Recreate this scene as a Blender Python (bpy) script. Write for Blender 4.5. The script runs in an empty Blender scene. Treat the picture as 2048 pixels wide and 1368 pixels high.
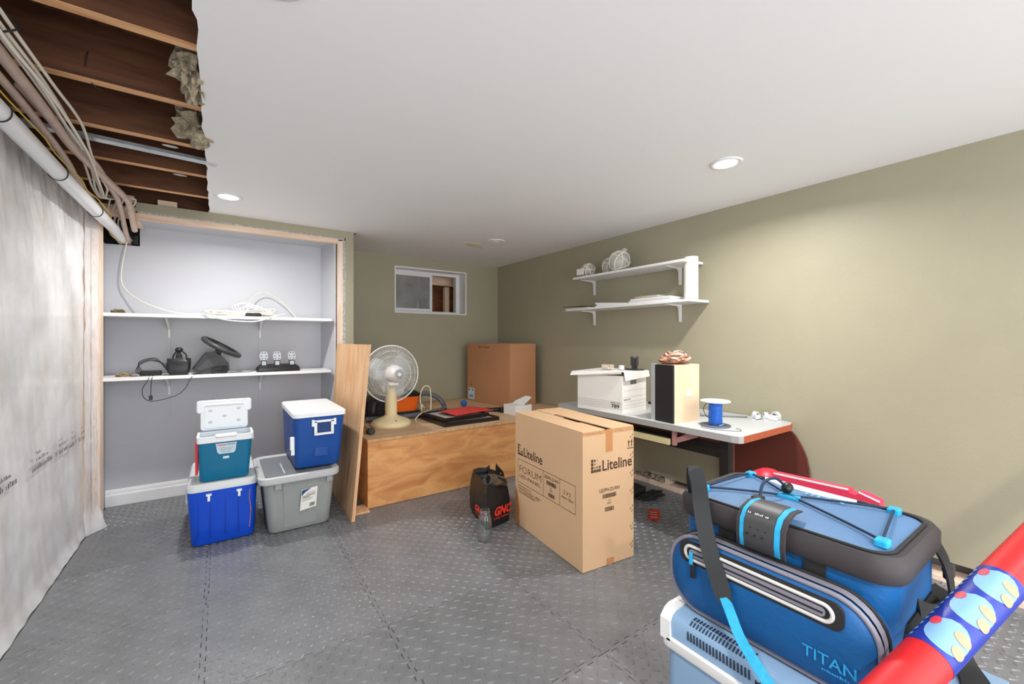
import bpy, bmesh, math, random
from mathutils import Vector, Matrix, noise

random.seed(7)
SC = bpy.context.scene
COL = SC.collection
PI = math.pi

# ------------------------------------------------------------------ camera
cam_d = bpy.data.cameras.new('camera')
cam = bpy.data.objects.new('camera', cam_d)
COL.objects.link(cam)
cam.location = (0.0, 0.0, 1.16)
cam.rotation_euler = (PI / 2, 0, math.radians(-34.7))
cam_d.sensor_width = 36.0
cam_d.lens = 840.0 / 2048.0 * 36.0
cam_d.shift_y = -4.0 / 2048.0
cam_d.clip_start = 0.02
SC.camera = cam

# ------------------------------------------------------------------ world, exposure
W = bpy.data.worlds.new('world')
SC.world = W
W.use_nodes = True
W.node_tree.nodes['Background'].inputs[0].default_value = (0.94, 0.975, 1.0, 1)
W.node_tree.nodes['Background'].inputs[1].default_value = 2.8
SC.view_settings.view_transform = 'Standard'
SC.view_settings.look = 'None'
SC.view_settings.gamma = 1.0
SC.view_settings.use_curve_mapping = False
SC.view_settings.exposure = 0.75
SC.cycles.use_adaptive_sampling = True
SC.cycles.adaptive_threshold = 0.03
SC.cycles.max_bounces = 8
SC.cycles.diffuse_bounces = 4
SC.cycles.glossy_bounces = 3
SC.cycles.transmission_bounces = 4
SC.cycles.transparent_max_bounces = 10
LAMP_W = 16.0          # watts of each recessed lamp

# ------------------------------------------------------------------ helpers
def S(r, g, b):
    def f(c):
        c /= 255.0
        return c / 12.92 if c <= 0.04045 else ((c + 0.055) / 1.055) ** 2.4
    return (f(r), f(g), f(b), 1.0)

def mat(name, col, rough=0.5, metal=0.0, spec=0.5, var=None, bump=None, trans=0.0, ior=1.45, alpha=1.0, emit=None, coat=0.0, scale=(1, 1, 1), col2=None):
    """plain or noise-varied principled material; var=(scale, amount), bump=(scale, strength)"""
    m = bpy.data.materials.new(name)
    m.use_nodes = True
    nt = m.node_tree
    b = nt.nodes['Principled BSDF']
    b.inputs['Base Color'].default_value = col
    b.inputs['Roughness'].default_value = rough
    b.inputs['Metallic'].default_value = metal
    b.inputs['Specular IOR Level'].default_value = spec
    b.inputs['IOR'].default_value = ior
    b.inputs['Transmission Weight'].default_value = trans
    b.inputs['Alpha'].default_value = alpha
    b.inputs['Coat Weight'].default_value = coat
    if emit:
        b.inputs['Emission Color'].default_value = emit[0]
        b.inputs['Emission Strength'].default_value = emit[1]
    if var or bump:
        tc = nt.nodes.new('ShaderNodeTexCoord')
        mp = nt.nodes.new('ShaderNodeMapping')
        mp.inputs['Scale'].default_value = scale
        nt.links.new(tc.outputs['Object'], mp.inputs['Vector'])
    if var:
        n = nt.nodes.new('ShaderNodeTexNoise')
        n.inputs['Scale'].default_value = var[0]
        n.inputs['Detail'].default_value = 3
        nt.links.new(mp.outputs[0], n.inputs['Vector'])
        r = nt.nodes.new('ShaderNodeValToRGB')
        a = var[1]
        c2 = col2 or tuple(max(0, c * (1 - a)) for c in col[:3]) + (1,)
        r.color_ramp.elements[0].position = 0.34
        r.color_ramp.elements[1].position = 0.66
        r.color_ramp.elements[0].color = c2
        r.color_ramp.elements[1].color = col
        nt.links.new(n.outputs['Fac'], r.inputs[0])
        nt.links.new(r.outputs[0], b.inputs['Base Color'])
    if bump:
        n2 = nt.nodes.new('ShaderNodeTexNoise')
        n2.inputs['Scale'].default_value = bump[0]
        n2.inputs['Detail'].default_value = 1.5
        nt.links.new(mp.outputs[0], n2.inputs['Vector'])
        bp = nt.nodes.new('ShaderNodeBump')
        bp.inputs['Strength'].default_value = bump[1]
        bp.inputs['Distance'].default_value = 0.01
        nt.links.new(n2.outputs['Fac'], bp.inputs['Height'])
        nt.links.new(bp.outputs[0], b.inputs['Normal'])
    return m

def wood(name, light, dark, grain=(1.5, 12, 12), rough=0.55, knots=True):
    m = bpy.data.materials.new(name)
    m.use_nodes = True
    nt = m.node_tree
    b = nt.nodes['Principled BSDF']
    b.inputs['Roughness'].default_value = rough
    tc = nt.nodes.new('ShaderNodeTexCoord')
    mp = nt.nodes.new('ShaderNodeMapping')
    mp.inputs['Scale'].default_value = grain
    nt.links.new(tc.outputs['Object'], mp.inputs['Vector'])
    n = nt.nodes.new('ShaderNodeTexNoise')
    n.inputs['Scale'].default_value = 2.2
    n.inputs['Detail'].default_value = 5
    n.inputs['Distortion'].default_value = 1.2
    nt.links.new(mp.outputs[0], n.inputs['Vector'])
    r = nt.nodes.new('ShaderNodeValToRGB')
    r.color_ramp.elements[0].position = 0.30
    r.color_ramp.elements[1].position = 0.62
    r.color_ramp.elements[0].color = dark
    r.color_ramp.elements[1].color = light
    nt.links.new(n.outputs['Fac'], r.inputs[0])
    if knots:
        v = nt.nodes.new('ShaderNodeTexVoronoi')
        v.inputs['Scale'].default_value = 0.55
        nt.links.new(mp.outputs[0], v.inputs['Vector'])
        kr = nt.nodes.new('ShaderNodeValToRGB')
        kr.color_ramp.elements[0].position = 0.02
        kr.color_ramp.elements[1].position = 0.10
        kr.color_ramp.elements[0].color = tuple(c * 0.35 for c in dark[:3]) + (1,)
        kr.color_ramp.elements[1].color = (1, 1, 1, 1)
        nt.links.new(v.outputs['Distance'], kr.inputs[0])
        mx = nt.nodes.new('ShaderNodeMix')
        mx.data_type = 'RGBA'
        mx.blend_type = 'MULTIPLY'
        mx.inputs[0].default_value = 0.8
        nt.links.new(r.outputs[0], mx.inputs[6])
        nt.links.new(kr.outputs[0], mx.inputs[7])
        nt.links.new(mx.outputs[2], b.inputs['Base Color'])
    else:
        nt.links.new(r.outputs[0], b.inputs['Base Color'])
    bp = nt.nodes.new('ShaderNodeBump')
    bp.inputs['Strength'].default_value = 0.15
    bp.inputs['Distance'].default_value = 0.004
    nt.links.new(n.outputs['Fac'], bp.inputs['Height'])
    nt.links.new(bp.outputs[0], b.inputs['Normal'])
    return m

def sheet_mat(name, col, see=0.4, rough=0.22):
    """thin plastic film: partly clear, partly milky, glossy"""
    m = bpy.data.materials.new(name)
    m.use_nodes = True
    nt = m.node_tree
    nt.nodes.clear()
    out = nt.nodes.new('ShaderNodeOutputMaterial')
    tr = nt.nodes.new('ShaderNodeBsdfTransparent')
    pr = nt.nodes.new('ShaderNodeBsdfPrincipled')
    pr.inputs['Base Color'].default_value = col
    pr.inputs['Roughness'].default_value = rough
    tc = nt.nodes.new('ShaderNodeTexCoord')
    n = nt.nodes.new('ShaderNodeTexNoise')
    n.inputs['Scale'].default_value = 4.0
    n.inputs['Detail'].default_value = 5
    nt.links.new(tc.outputs['Object'], n.inputs['Vector'])
    mr = nt.nodes.new('ShaderNodeMapRange')
    mr.inputs[1].default_value = 0.3
    mr.inputs[2].default_value = 0.7
    mr.inputs[3].default_value = max(0.0, see - 0.2)
    mr.inputs[4].default_value = min(1.0, see + 0.2)
    nt.links.new(n.outputs['Fac'], mr.inputs[0])
    mx = nt.nodes.new('ShaderNodeMixShader')
    nt.links.new(mr.outputs[0], mx.inputs[0])
    nt.links.new(pr.outputs[0], mx.inputs[1])
    nt.links.new(tr.outputs[0], mx.inputs[2])
    nt.links.new(mx.outputs[0], out.inputs[0])
    return m

def thin_glass(name, tint=(0.93, 0.95, 0.95, 1), refl=0.12):
    m = bpy.data.materials.new(name)
    m.use_nodes = True
    nt = m.node_tree
    nt.nodes.clear()
    out = nt.nodes.new('ShaderNodeOutputMaterial')
    tr = nt.nodes.new('ShaderNodeBsdfTransparent')
    tr.inputs[0].default_value = tint
    gl = nt.nodes.new('ShaderNodeBsdfGlossy')
    gl.inputs['Roughness'].default_value = 0.04
    lw = nt.nodes.new('ShaderNodeLayerWeight')
    lw.inputs[0].default_value = 0.35
    mr = nt.nodes.new('ShaderNodeMapRange')
    mr.inputs[3].default_value = refl * 0.4
    mr.inputs[4].default_value = 0.75
    nt.links.new(lw.outputs['Facing'], mr.inputs[0])
    mx = nt.nodes.new('ShaderNodeMixShader')
    nt.links.new(mr.outputs[0], mx.inputs[0])
    nt.links.new(tr.outputs[0], mx.inputs[1])
    nt.links.new(gl.outputs[0], mx.inputs[2])
    nt.links.new(mx.outputs[0], out.inputs[0])
    return m

class MB:
    def __init__(s):
        s.v = []
        s.f = []
    def add(s, vs, fs):
        o = len(s.v)
        s.v += [tuple(v) for v in vs]
        s.f += [tuple(i + o for i in f) for f in fs]
        return s
    def box(s, x0, x1, y0, y1, z0, z1):
        return s.add([(x0, y0, z0), (x1, y0, z0), (x1, y1, z0), (x0, y1, z0), (x0, y0, z1), (x1, y0, z1), (x1, y1, z1), (x0, y1, z1)],
                     [(0, 3, 2, 1), (4, 5, 6, 7), (0, 1, 5, 4), (1, 2, 6, 5), (2, 3, 7, 6), (3, 0, 4, 7)])
    def loft(s, loops, cap0=True, cap1=True, closed=True):
        n = len(loops[0])
        vs = [p for l in loops for p in l]
        fs = []
        for k in range(len(loops) - 1):
            for i in range(n if closed else n - 1):
                j = (i + 1) % n
                fs.append((k * n + i, k * n + j, (k + 1) * n + j, (k + 1) * n + i))
        if cap0:
            fs.append(tuple(reversed(range(n))))
        if cap1:
            fs.append(tuple(range((len(loops) - 1) * n, len(loops) * n)))
        return s.add(vs, fs)
    def prism(s, poly, axis, a0, a1):
        """extrude a 2D polygon; axis x: poly is (y,z); y: (x,z); z: (x,y)"""
        def p3(p, a):
            return {'x': (a, p[0], p[1]), 'y': (p[0], a, p[1]), 'z': (p[0], p[1], a)}[axis]
        return s.loft([[p3(p, a0) for p in poly], [p3(p, a1) for p in poly]])
    def tube(s, path, r, n=8, closed=False, cap=True):
        P = [Vector(p) for p in path]
        m = len(P)
        rs = r if isinstance(r, (list, tuple)) else [r] * m
        loops = []
        t0 = (P[1] - P[0]).normalized()
        up = Vector((0, 0, 1)) if abs(t0.z) < 0.9 else Vector((1, 0, 0))
        u = t0.cross(up).normalized()
        for i in range(m):
            if closed:
                t = (P[(i + 1) % m] - P[i - 1])
            else:
                t = P[min(i + 1, m - 1)] - P[max(i - 1, 0)]
            t = t.normalized() if t.length > 1e-9 else t0
            u = (u - t * u.dot(t))
            u = u.normalized() if u.length > 1e-6 else t.orthogonal().normalized()
            w = t.cross(u)
            loops.append([P[i] + (u * math.cos(2 * PI * k / n) + w * math.sin(2 * PI * k / n)) * rs[i] for k in range(n)])
        if closed:
            loops.append(loops[0])
        return s.loft(loops, cap and not closed, cap and not closed)
    def lathe(s, prof, c=(0, 0, 0), n=24, M=None, cap=True):
        loops = []
        for r, z in prof:
            l = [Vector((r * math.cos(2 * PI * k / n), r * math.sin(2 * PI * k / n), z)) for k in range(n)]
            if M:
                l = [M @ p for p in l]
            loops.append([p + Vector(c) for p in l])
        return s.loft(loops, cap, cap)
    def ball(s, c, r, nu=16, nv=10):
        if not isinstance(r, (list, tuple)):
            r = (r, r, r)
        loops = []
        for j in range(1, nv):
            a = PI * j / nv
            loops.append([(c[0] + r[0] * math.sin(a) * math.cos(2 * PI * k / nu), c[1] + r[1] * math.sin(a) * math.sin(2 * PI * k / nu), c[2] - r[2] * math.cos(a)) for k in range(nu)])
        return s.loft(loops)
    def rbox(s, x0, x1, y0, y1, z0, z1, r=0.01, e=0.004, n=4):
        return s.loft([rr(x0 + e, x1 - e, y0 + e, y1 - e, max(r - e, 1e-4), z0, n), rr(x0, x1, y0, y1, r, z0 + e, n),
                       rr(x0, x1, y0, y1, r, z1 - e, n), rr(x0 + e, x1 - e, y0 + e, y1 - e, max(r - e, 1e-4), z1, n)])
    def ribbon(s, path, wdir, w, th=0.002):
        """flat strap: path points, width vector(s), width, thickness"""
        P = [Vector(p) for p in path]
        loops = []
        for i, p in enumerate(P):
            t = (P[min(i + 1, len(P) - 1)] - P[max(i - 1, 0)]).normalized()
            d = Vector(wdir[i] if isinstance(wdir, list) else wdir)
            d = (d - t * d.dot(t)).normalized()
            nn = t.cross(d)
            ww = w[i] if isinstance(w, list) else w
            loops.append([p - d * ww / 2 - nn * th / 2, p + d * ww / 2 - nn * th / 2, p + d * ww / 2 + nn * th / 2, p - d * ww / 2 + nn * th / 2])
        return s.loft(loops)
    def xf(s, M):
        s.v = [tuple(M @ Vector(v)) for v in s.v]
        return s

def rr(x0, x1, y0, y1, r, z, n=4):
    """rounded rectangle loop, counter-clockwise"""
    r = min(r, (x1 - x0) / 2 - 1e-4, (y1 - y0) / 2 - 1e-4)
    out = []
    for cx, cy, a0 in ((x1 - r, y1 - r, 0), (x0 + r, y1 - r, 90), (x0 + r, y0 + r, 180), (x1 - r, y0 + r, 270)):
        for k in range(n + 1):
            a = math.radians(a0 + 90.0 * k / n)
            out.append((cx + r * math.cos(a), cy + r * math.sin(a), z))
    return out

def cr(pts, n=6, closed=False):
    """Catmull-Rom through points"""
    P = [Vector(p) for p in pts]
    m = len(P)
    out = []
    for i in range(m if closed else m - 1):
        p0 = P[(i - 1) % m] if closed or i > 0 else P[0]
        p1, p2 = P[i], P[(i + 1) % m]
        p3 = P[(i + 2) % m] if closed or i + 2 < m else P[-1]
        for k in range(n):
            t = k / n
            out.append(0.5 * ((2 * p1) + (p2 - p0) * t + (2 * p0 - 5 * p1 + 4 * p2 - p3) * t * t + (3 * p1 - p0 - 3 * p2 + p3) * t ** 3))
    if not closed:
        out.append(P[-1])
    return out

def build(name, mb, m, parent=None, smooth=35, loc=None, rz=None):
    me = bpy.data.meshes.new(name)
    me.from_pydata(mb.v, [], mb.f)
    me.validate()
    bm = bmesh.new()
    bm.from_mesh(me)
    bmesh.ops.recalc_face_normals(bm, faces=bm.faces)
    bm.to_mesh(me)
    bm.free()
    if smooth:
        me.polygons.foreach_set('use_smooth', [True] * len(me.polygons))
        me.set_sharp_from_angle(angle=math.radians(smooth))
    for mm in (m if isinstance(m, list) else [m]):
        me.materials.append(mm)
    o = bpy.data.objects.new(name, me)
    COL.objects.link(o)
    if parent:
        o.parent = parent
    if loc is not None:
        o.location = loc
    if rz is not None:
        o.rotation_euler = (0, 0, rz)
    return o

def tag(o, label, cat, group=None, kind=None):
    o['label'] = label
    o['category'] = cat
    if group:
        o['group'] = group
    if kind:
        o['kind'] = kind
    return o

def thing(name, label, cat, loc=(0, 0, 0), rz=0.0, group=None, kind=None):
    o = bpy.data.objects.new(name, None)
    o.empty_display_size = 0.05
    COL.objects.link(o)
    o.location = loc
    o.rotation_euler = (0, 0, rz)
    return tag(o, label, cat, group, kind)

def copy_tree(o, parent=None):
    c = o.copy()
    COL.objects.link(c)
    c.parent = parent
    for ch in list(o.children):
        copy_tree(ch, c)
    return c

_txt = {}
def text_geo(s, bold):
    key = (s, bold)
    if key not in _txt:
        cu = bpy.data.curves.new('tmp', 'FONT')
        cu.body = s
        cu.resolution_u = 3
        cu.offset = bold
        ob = bpy.data.objects.new('tmp', cu)
        COL.objects.link(ob)
        dg = bpy.context.evaluated_depsgraph_get()
        me = bpy.data.meshes.new_from_object(ob.evaluated_get(dg))
        vs = [tuple(v.co) for v in me.vertices]
        fs = [tuple(p.vertices) for p in me.polygons]
        bpy.data.objects.remove(ob)
        bpy.data.curves.remove(cu)
        bpy.data.meshes.remove(me)
        x0 = min(v[0] for v in vs); x1 = max(v[0] for v in vs)
        y0 = min(v[1] for v in vs); y1 = max(v[1] for v in vs)
        _txt[key] = ([((v[0] - x0) / (x1 - x0), (v[1] - y0) / (y1 - y0)) for v in vs], fs)
    return _txt[key]

def text_mb(mb, s, org, xd, yd, w, h, bold=0.0, slant=0.0):
    """flat print: lower-left corner org, unit directions xd, yd, exact width and height"""
    vs, fs = text_geo(s, bold)
    o, X, Y = Vector(org), Vector(xd), Vector(yd)
    return mb.add([o + X * ((u + slant * v) * w) + Y * (v * h) for u, v in vs], fs)

def quad_mb(mb, org, xd, yd, w, h):
    o, X, Y = Vector(org), Vector(xd), Vector(yd)
    return mb.add([o, o + X * w, o + X * w + Y * h, o + Y * h], [(0, 1, 2, 3)])

def barcode(mb, org, xd, yd, w, h, n=22):
    rnd = random.Random(n * 7 + int(w * 1000))
    x = 0
    X = Vector(xd)
    while x < w:
        bw = w / n * rnd.choice((0.4, 0.6, 1.0))
        quad_mb(mb, Vector(org) + X * x, xd, yd, min(bw, w - x), h)
        x += bw + w / n * rnd.choice((0.3, 0.5, 0.7))
    return mb

def scribble(mb, org, xd, yd, w, h, n, seed=1):
    """a line of print too small to read: a row of uneven marks"""
    r_ = random.Random(seed)
    X, Y = Vector(xd), Vector(yd)
    p = w / n
    for k in range(n):
        if r_.random() < 0.14:
            continue
        hh = h * r_.choice((0.6, 0.75, 1.0))
        quad_mb(mb, Vector(org) + X * (k * p), xd, yd, p * r_.uniform(0.45, 0.8), hh)
    return mb

def wad(mb, c, r, seed, nu=14, nv=9, amp=0.45, f=2.5):
    """lumpy clump"""
    loops = []
    for j in range(1, nv):
        a = PI * j / nv
        l = []
        for k in range(nu):
            d = Vector((math.sin(a) * math.cos(2 * PI * k / nu), math.sin(a) * math.sin(2 * PI * k / nu), -math.cos(a)))
            q = 1 + amp * noise.noise(d * f + Vector((seed * 3.7, seed, 0))) + amp * 0.5 * noise.noise(d * f * 2.7 + Vector((seed, 0, 1)))
            l.append((c[0] + r[0] * d.x * q, c[1] + r[1] * d.y * q, c[2] + r[2] * d.z * q))
        loops.append(l)
    return mb.loft(loops)

# ------------------------------------------------------------------ materials
GREEN = mat('olive_paint', (0.385, 0.355, 0.25, 1), 0.5, var=(3, 0.05), bump=(90, 0.05))
CEIL = mat('ceiling_paint', (0.90, 0.905, 0.91, 1), 0.7)
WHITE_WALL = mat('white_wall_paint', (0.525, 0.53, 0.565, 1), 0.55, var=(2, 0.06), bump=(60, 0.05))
WHITE_GLOSS = mat('white_gloss_paint', (0.82, 0.82, 0.82, 1), 0.35)
GYPSUM = mat('torn_gypsum', S(205, 200, 194), 0.9, var=(60, 0.35), bump=(80, 0.8))
CONCRETE = mat('concrete', S(120, 117, 112), 0.9, var=(6, 0.2), bump=(40, 0.3))
JOIST = wood('old_joist_wood', S(112, 70, 44), S(76, 44, 26), (1.2, 8, 8), 0.7)
JOIST_LIT = wood('joist_lit_wood', S(226, 176, 126), S(196, 138, 90), (1.5, 14, 14), 0.65, False)  # paler than JOIST: the light on joist undersides is put into the colour
SUBFLOOR = wood('subfloor_wood', S(124, 82, 52), S(76, 46, 28), (6, 2, 2), 0.8)
PINE = wood('pine_stud', S(240, 220, 202), S(228, 198, 172), (12, 12, 1.2), 0.6, False)
PINE_X = wood('pine_header', S(236, 210, 186), S(220, 186, 156), (1.2, 12, 12), 0.6, False)
FOAM = mat('foam_tile_rubber', (0.195, 0.20, 0.21, 1), 0.32, spec=0.9, var=(7, 0.18), bump=(160, 0.12))
FOAM_B = mat('foam_tile_rubber_darker', (0.17, 0.175, 0.182, 1), 0.35, spec=0.8, var=(7, 0.18), bump=(160, 0.12))  # slightly darker and less glossy variant, for the tiles with turned lugs
BATT = mat('insulation_batt', S(226, 220, 212), 0.95, var=(9, 0.10), bump=(50, 0.8))
FILM = sheet_mat('vapour_barrier_film', (0.86, 0.865, 0.87, 1), 0.24, 0.24)
FILM_CLEAR = sheet_mat('vapour_barrier_film_loose', (0.85, 0.87, 0.9, 1), 0.5, 0.12)
MINERAL = mat('mineral_wool', S(186, 172, 146), 0.95, var=(60, 0.45), bump=(70, 1.0))
BLACK = mat('black_plastic', (0.014, 0.014, 0.015, 1), 0.38)
BLACK_M = mat('black_matte', (0.018, 0.018, 0.019, 1), 0.7)
DGREY = mat('dark_grey_plastic', (0.05, 0.05, 0.053, 1), 0.45)
WHITE = mat('white_plastic', (0.82, 0.82, 0.81, 1), 0.35)
STEEL = mat('galvanised_steel', S(190, 196, 200), 0.35, metal=0.85, var=(30, 0.2))
CHROME = mat('brushed_aluminium', S(150, 152, 154), 0.4, metal=0.9)
PVC = mat('white_pvc', S(238, 240, 242), 0.3)
BEIGE_PIPE = mat('beige_pipe_wrap', S(206, 184, 170), 0.6, var=(20, 0.15))
CABLE_W = mat('white_cable', S(232, 226, 212), 0.5)
YELLOW = mat('yellow_wire', S(212, 176, 60), 0.5)
INK = mat('black_ink', (0.012, 0.011, 0.01, 1), 0.7)
LIT = bpy.data.materials.new('lamp_lens')
LIT.use_nodes = True
_b = LIT.node_tree.nodes['Principled BSDF']
_b.inputs['Base Color'].default_value = (1, 1, 1, 1)
_b.inputs['Emission Color'].default_value = (1, 0.985, 0.965, 1)
_b.inputs['Emission Strength'].default_value = 6.0
GLASS = thin_glass('clear_glass')
PANE = sheet_mat('window_pane', (0.35, 0.36, 0.36, 1), 0.45, 0.04)

# ------------------------------------------------------------------ room numbers
XL, XR = -0.67, 2.85          # left film, right drywall
YN, YNB, YB = 3.69, 4.0, 4.43  # nook wall front, nook back, back wall
YF = -1.9                      # behind the camera
ZC = 2.07                      # ceiling
T = 0.61                       # foam tile

# ------------------------------------------------------------------ floor
fl = MB().box(-0.85, 3.05, YF, 4.8, -0.16, -0.013)
floor = tag(build('floor', fl, CONCRETE, smooth=None), 'concrete basement floor under dark grey interlocking foam tiles', 'floor', kind='structure')

def edge_wave(t, amp):
    """jigsaw edge: offset along a tile edge, t in 0..T"""
    k = int(t / T * 20 + 1e-6)
    return amp if k % 2 == 0 else -amp

def tile_mesh(x0, x1, y0, y1, cx, cy, turn, phase):
    """tile in local coords 0..T clipped to x0..x1, y0..y1"""
    g, amp, zt = 0.0014, 0.008, 0.0
    def side(fixed, a0, a1, horizontal, cut, sgn):
        pts = []
        if cut:
            return [((a0, fixed) if horizontal else (fixed, a0))]
        N = 20
        for k in range(N):
            s0, s1 = k * T / N, (k + 1) * T / N
            s0, s1 = max(s0, min(a0, a1)), min(s1, max(a0, a1))
            if s1 <= s0:
                continue
            off = edge_wave((s0 + s1) / 2, amp) if 0 < k < N - 1 else 0
            pts.append((s0, fixed + off - sgn * g))
            pts.append((s1, fixed + off - sgn * g))
        if a1 < a0:
            pts.reverse()
        return [(p if horizontal else (p[1], p[0])) for p in pts]
    loop = []
    loop += side(y0, x0, x1, True, y0 > 0, -1)
    loop += side(x1, y0, y1, False, x1 < T, 1)
    loop += side(y1, x1, x0, True, y1 < T, 1)
    loop += side(x0, y1, y0, False, x0 > 0, -1)
    clean = []
    for p in loop:
        if not clean or (abs(p[0] - clean[-1][0]) + abs(p[1] - clean[-1][1])) > 1e-5:
            clean.append(p)
    mb = MB()
    mb.loft([[(p[0], p[1], -0.012) for p in clean], [(p[0], p[1], zt) for p in clean]], cap0=False, cap1=False)
    q = 0.012                                   # top face: core plus one strip per jigsaw tooth
    bx0, bx1 = (x0 if x0 > 0 else q), (x1 if x1 < T else T - q)
    by0, by1 = (y0 if y0 > 0 else q), (y1 if y1 < T else T - q)
    mb.add([(bx0, by0, zt), (bx1, by0, zt), (bx1, by1, zt), (bx0, by1, zt)], [(0, 1, 2, 3)])
    N = 20
    for k in range(N):
        s0, s1 = k * T / N, (k + 1) * T / N
        off = edge_wave((s0 + s1) / 2, amp) if 0 < k < N - 1 else 0
        u0, u1 = max(s0, x0), min(s1, x1)
        if u1 > u0:
            if y0 <= 0:
                mb.add([(u0, off + g, zt), (u1, off + g, zt), (u1, q, zt), (u0, q, zt)], [(0, 1, 2, 3)])
            if y1 >= T:
                mb.add([(u0, T - q, zt), (u1, T - q, zt), (u1, T + off - g, zt), (u0, T + off - g, zt)], [(0, 1, 2, 3)])
        u0, u1 = max(s0, by0), min(s1, by1)
        if u1 > u0:
            if x0 <= 0:
                mb.add([(off + g, u0, zt), (q, u0, zt), (q, u1, zt), (off + g, u1, zt)], [(0, 1, 2, 3)])
            if x1 >= T:
                mb.add([(T - q, u0, zt), (T + off - g, u0, zt), (T + off - g, u1, zt), (T - q, u1, zt)], [(0, 1, 2, 3)])
    n = 17
    pt = T / n
    for i in range(n):
        for j in range(n):
            x, y = (i + 0.5) * pt, (j + 0.5) * pt
            if not (x0 + 0.014 < x < x1 - 0.014 and y0 + 0.014 < y < y1 - 0.014):
                continue
            a = PI / 4 if (i + j + phase) % 2 else -PI / 4
            a += turn
            c, s_ = math.cos(a), math.sin(a)
            L, w, h = 0.0165, 0.0048, 0.003
            base = [(-L, 0), (-L * 0.55, -w), (L * 0.55, -w), (L, 0), (L * 0.55, w), (-L * 0.55, w)]
            top = [(-L * 0.62, 0), (-L * 0.4, -w * 0.35), (L * 0.4, -w * 0.35), (L * 0.62, 0), (L * 0.4, w * 0.35), (-L * 0.4, w * 0.35)]
            mb.loft([[(x + u * c - v * s_, y + u * s_ + v * c, zt - 0.0002) for u, v in base], [(x + u * c - v * s_, y + u * s_ + v * c, zt + h) for u, v in top]], cap0=False)
    return mb

tile_cache = {}
def add_tile(ix, iy):
    ox, oy = 0.555 + ix * T, 2.305 + iy * T
    ymax = YNB - 0.022 if ox < 0.8 else 3.62
    x0, x1 = max(0, -0.655 - ox), min(T, XR - 0.005 - ox)
    y0, y1 = max(0, YF + 0.02 - oy), min(T, ymax - oy)
    if x1 - x0 < 0.02 or y1 - y0 < 0.02:
        return
    var = (ix * 3 + iy * 5) % 3
    key = (round(x0, 3), round(x1, 3), round(y0, 3), round(y1, 3), var)
    if key in tile_cache:
        o = bpy.data.objects.new('foam_tile', tile_cache[key])
        COL.objects.link(o)
    else:
        o = build('foam_tile', tile_mesh(x0, x1, y0, y1, 0, 0, (0, 0, PI / 9)[var], var % 2), FOAM_B if var == 2 else FOAM, smooth=40)
        tile_cache[key] = o.data
    o.parent = floor
    o.location = (ox, oy, 0)
for ix in range(-2, 4):
    for iy in range(-7, 3):
        add_tile(ix, iy)

# ------------------------------------------------------------------ ceiling with its open joist bay
edge = [(-0.055, YF)]
y = YF
rnd = random.Random(3)
while y < 3.66:
    y += rnd.uniform(0.035, 0.10)
    edge.append((-0.058 - 0.006 * (y / 3.6) + rnd.uniform(-0.008, 0.006), min(y, 3.68)))
edge.append((-0.075, 3.70))
poly = edge + [(0.95, 3.70), (0.95, YB + 0.02), (XR + 0.02, YB + 0.02), (XR + 0.02, YF)]
ceiling = tag(build('ceiling', MB().prism(poly, 'z', ZC, ZC + 0.013), CEIL, smooth=None), 'smooth white drywall ceiling with a torn edge beside open joists', 'ceiling', kind='structure')
build('subfloor_board', MB().box(-0.86, 3.06, YF, 4.8, 2.29, 2.33), SUBFLOOR, ceiling, None)
for k in range(-8, 5):
    y0 = 1.648 + 0.4285 * k
    build('joist', MB().box(-0.84, 0.9 if k > 3 else 3.0, y0, y0 + 0.038, 2.088, 2.289), JOIST, ceiling, None)
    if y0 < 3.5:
        build('joist_lit_face', MB().box(-0.84, 0.35, y0 + 0.0005, y0 + 0.0375, 2.0855, 2.0885), JOIST_LIT, ceiling, None)  # thin strip carrying the painted light of the joist underside
build('blocking', MB().box(-0.3525, -0.25, 3.695, 3.735, 2.072, 2.108), PINE_X, ceiling, None)
build('blocking', MB().box(-0.53, -0.47, 3.66, 3.70, 2.062, 2.10), PINE_X, ceiling, None)
# galvanised conduit strapped under a joist
con = MB().loft([[(-0.8, 2.598, 2.07), (-0.8, 2.636, 2.066), (-0.8, 2.636, 2.086), (-0.8, 2.598, 2.086)], [(-0.02, 2.652, 2.070), (-0.02, 2.69, 2.066), (-0.02, 2.69, 2.086), (-0.02, 2.652, 2.086)]])
tag(build('metal_conduit', con, STEEL, smooth=30), 'flat galvanised metal strap duct running along a ceiling joist', 'duct')
# mineral wool tufts hanging at the torn edge
for i, (cy, sx, sy, sz) in enumerate(((1.88, 0.05, 0.10, 0.075), (2.02, 0.035, 0.06, 0.06), (2.36, 0.075, 0.14, 0.08), (2.48, 0.04, 0.05, 0.05))):
    lab = ('tuft of mineral wool poking out between first joists above torn ceiling', 'small mineral wool scrap tucked behind the second joist', 'largest mineral wool tuft at the torn ceiling edge', 'small mineral wool scrap beside the largest tuft')[i]
    tag(build('insulation_tuft', wad(MB(), (-0.085, cy, 2.135), (sx, sy, sz), i + 2, 20, 14, 0.7, 3.0), MINERAL, smooth=None), lab, 'insulation', 'mineral wool tufts above the ceiling edge')
tag(build('hanging_wire', MB().tube(cr([(-0.385, 2.09, 2.20), (-0.39, 2.07, 2.16), (-0.395, 2.085, 2.11), (-0.38, 2.11, 2.082), (-0.36, 2.13, 2.078)], 6), 0.0022, 6), BLACK_M), 'short black wire hanging from the second ceiling joist', 'wire', 'loose wires on the joists')
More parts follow.
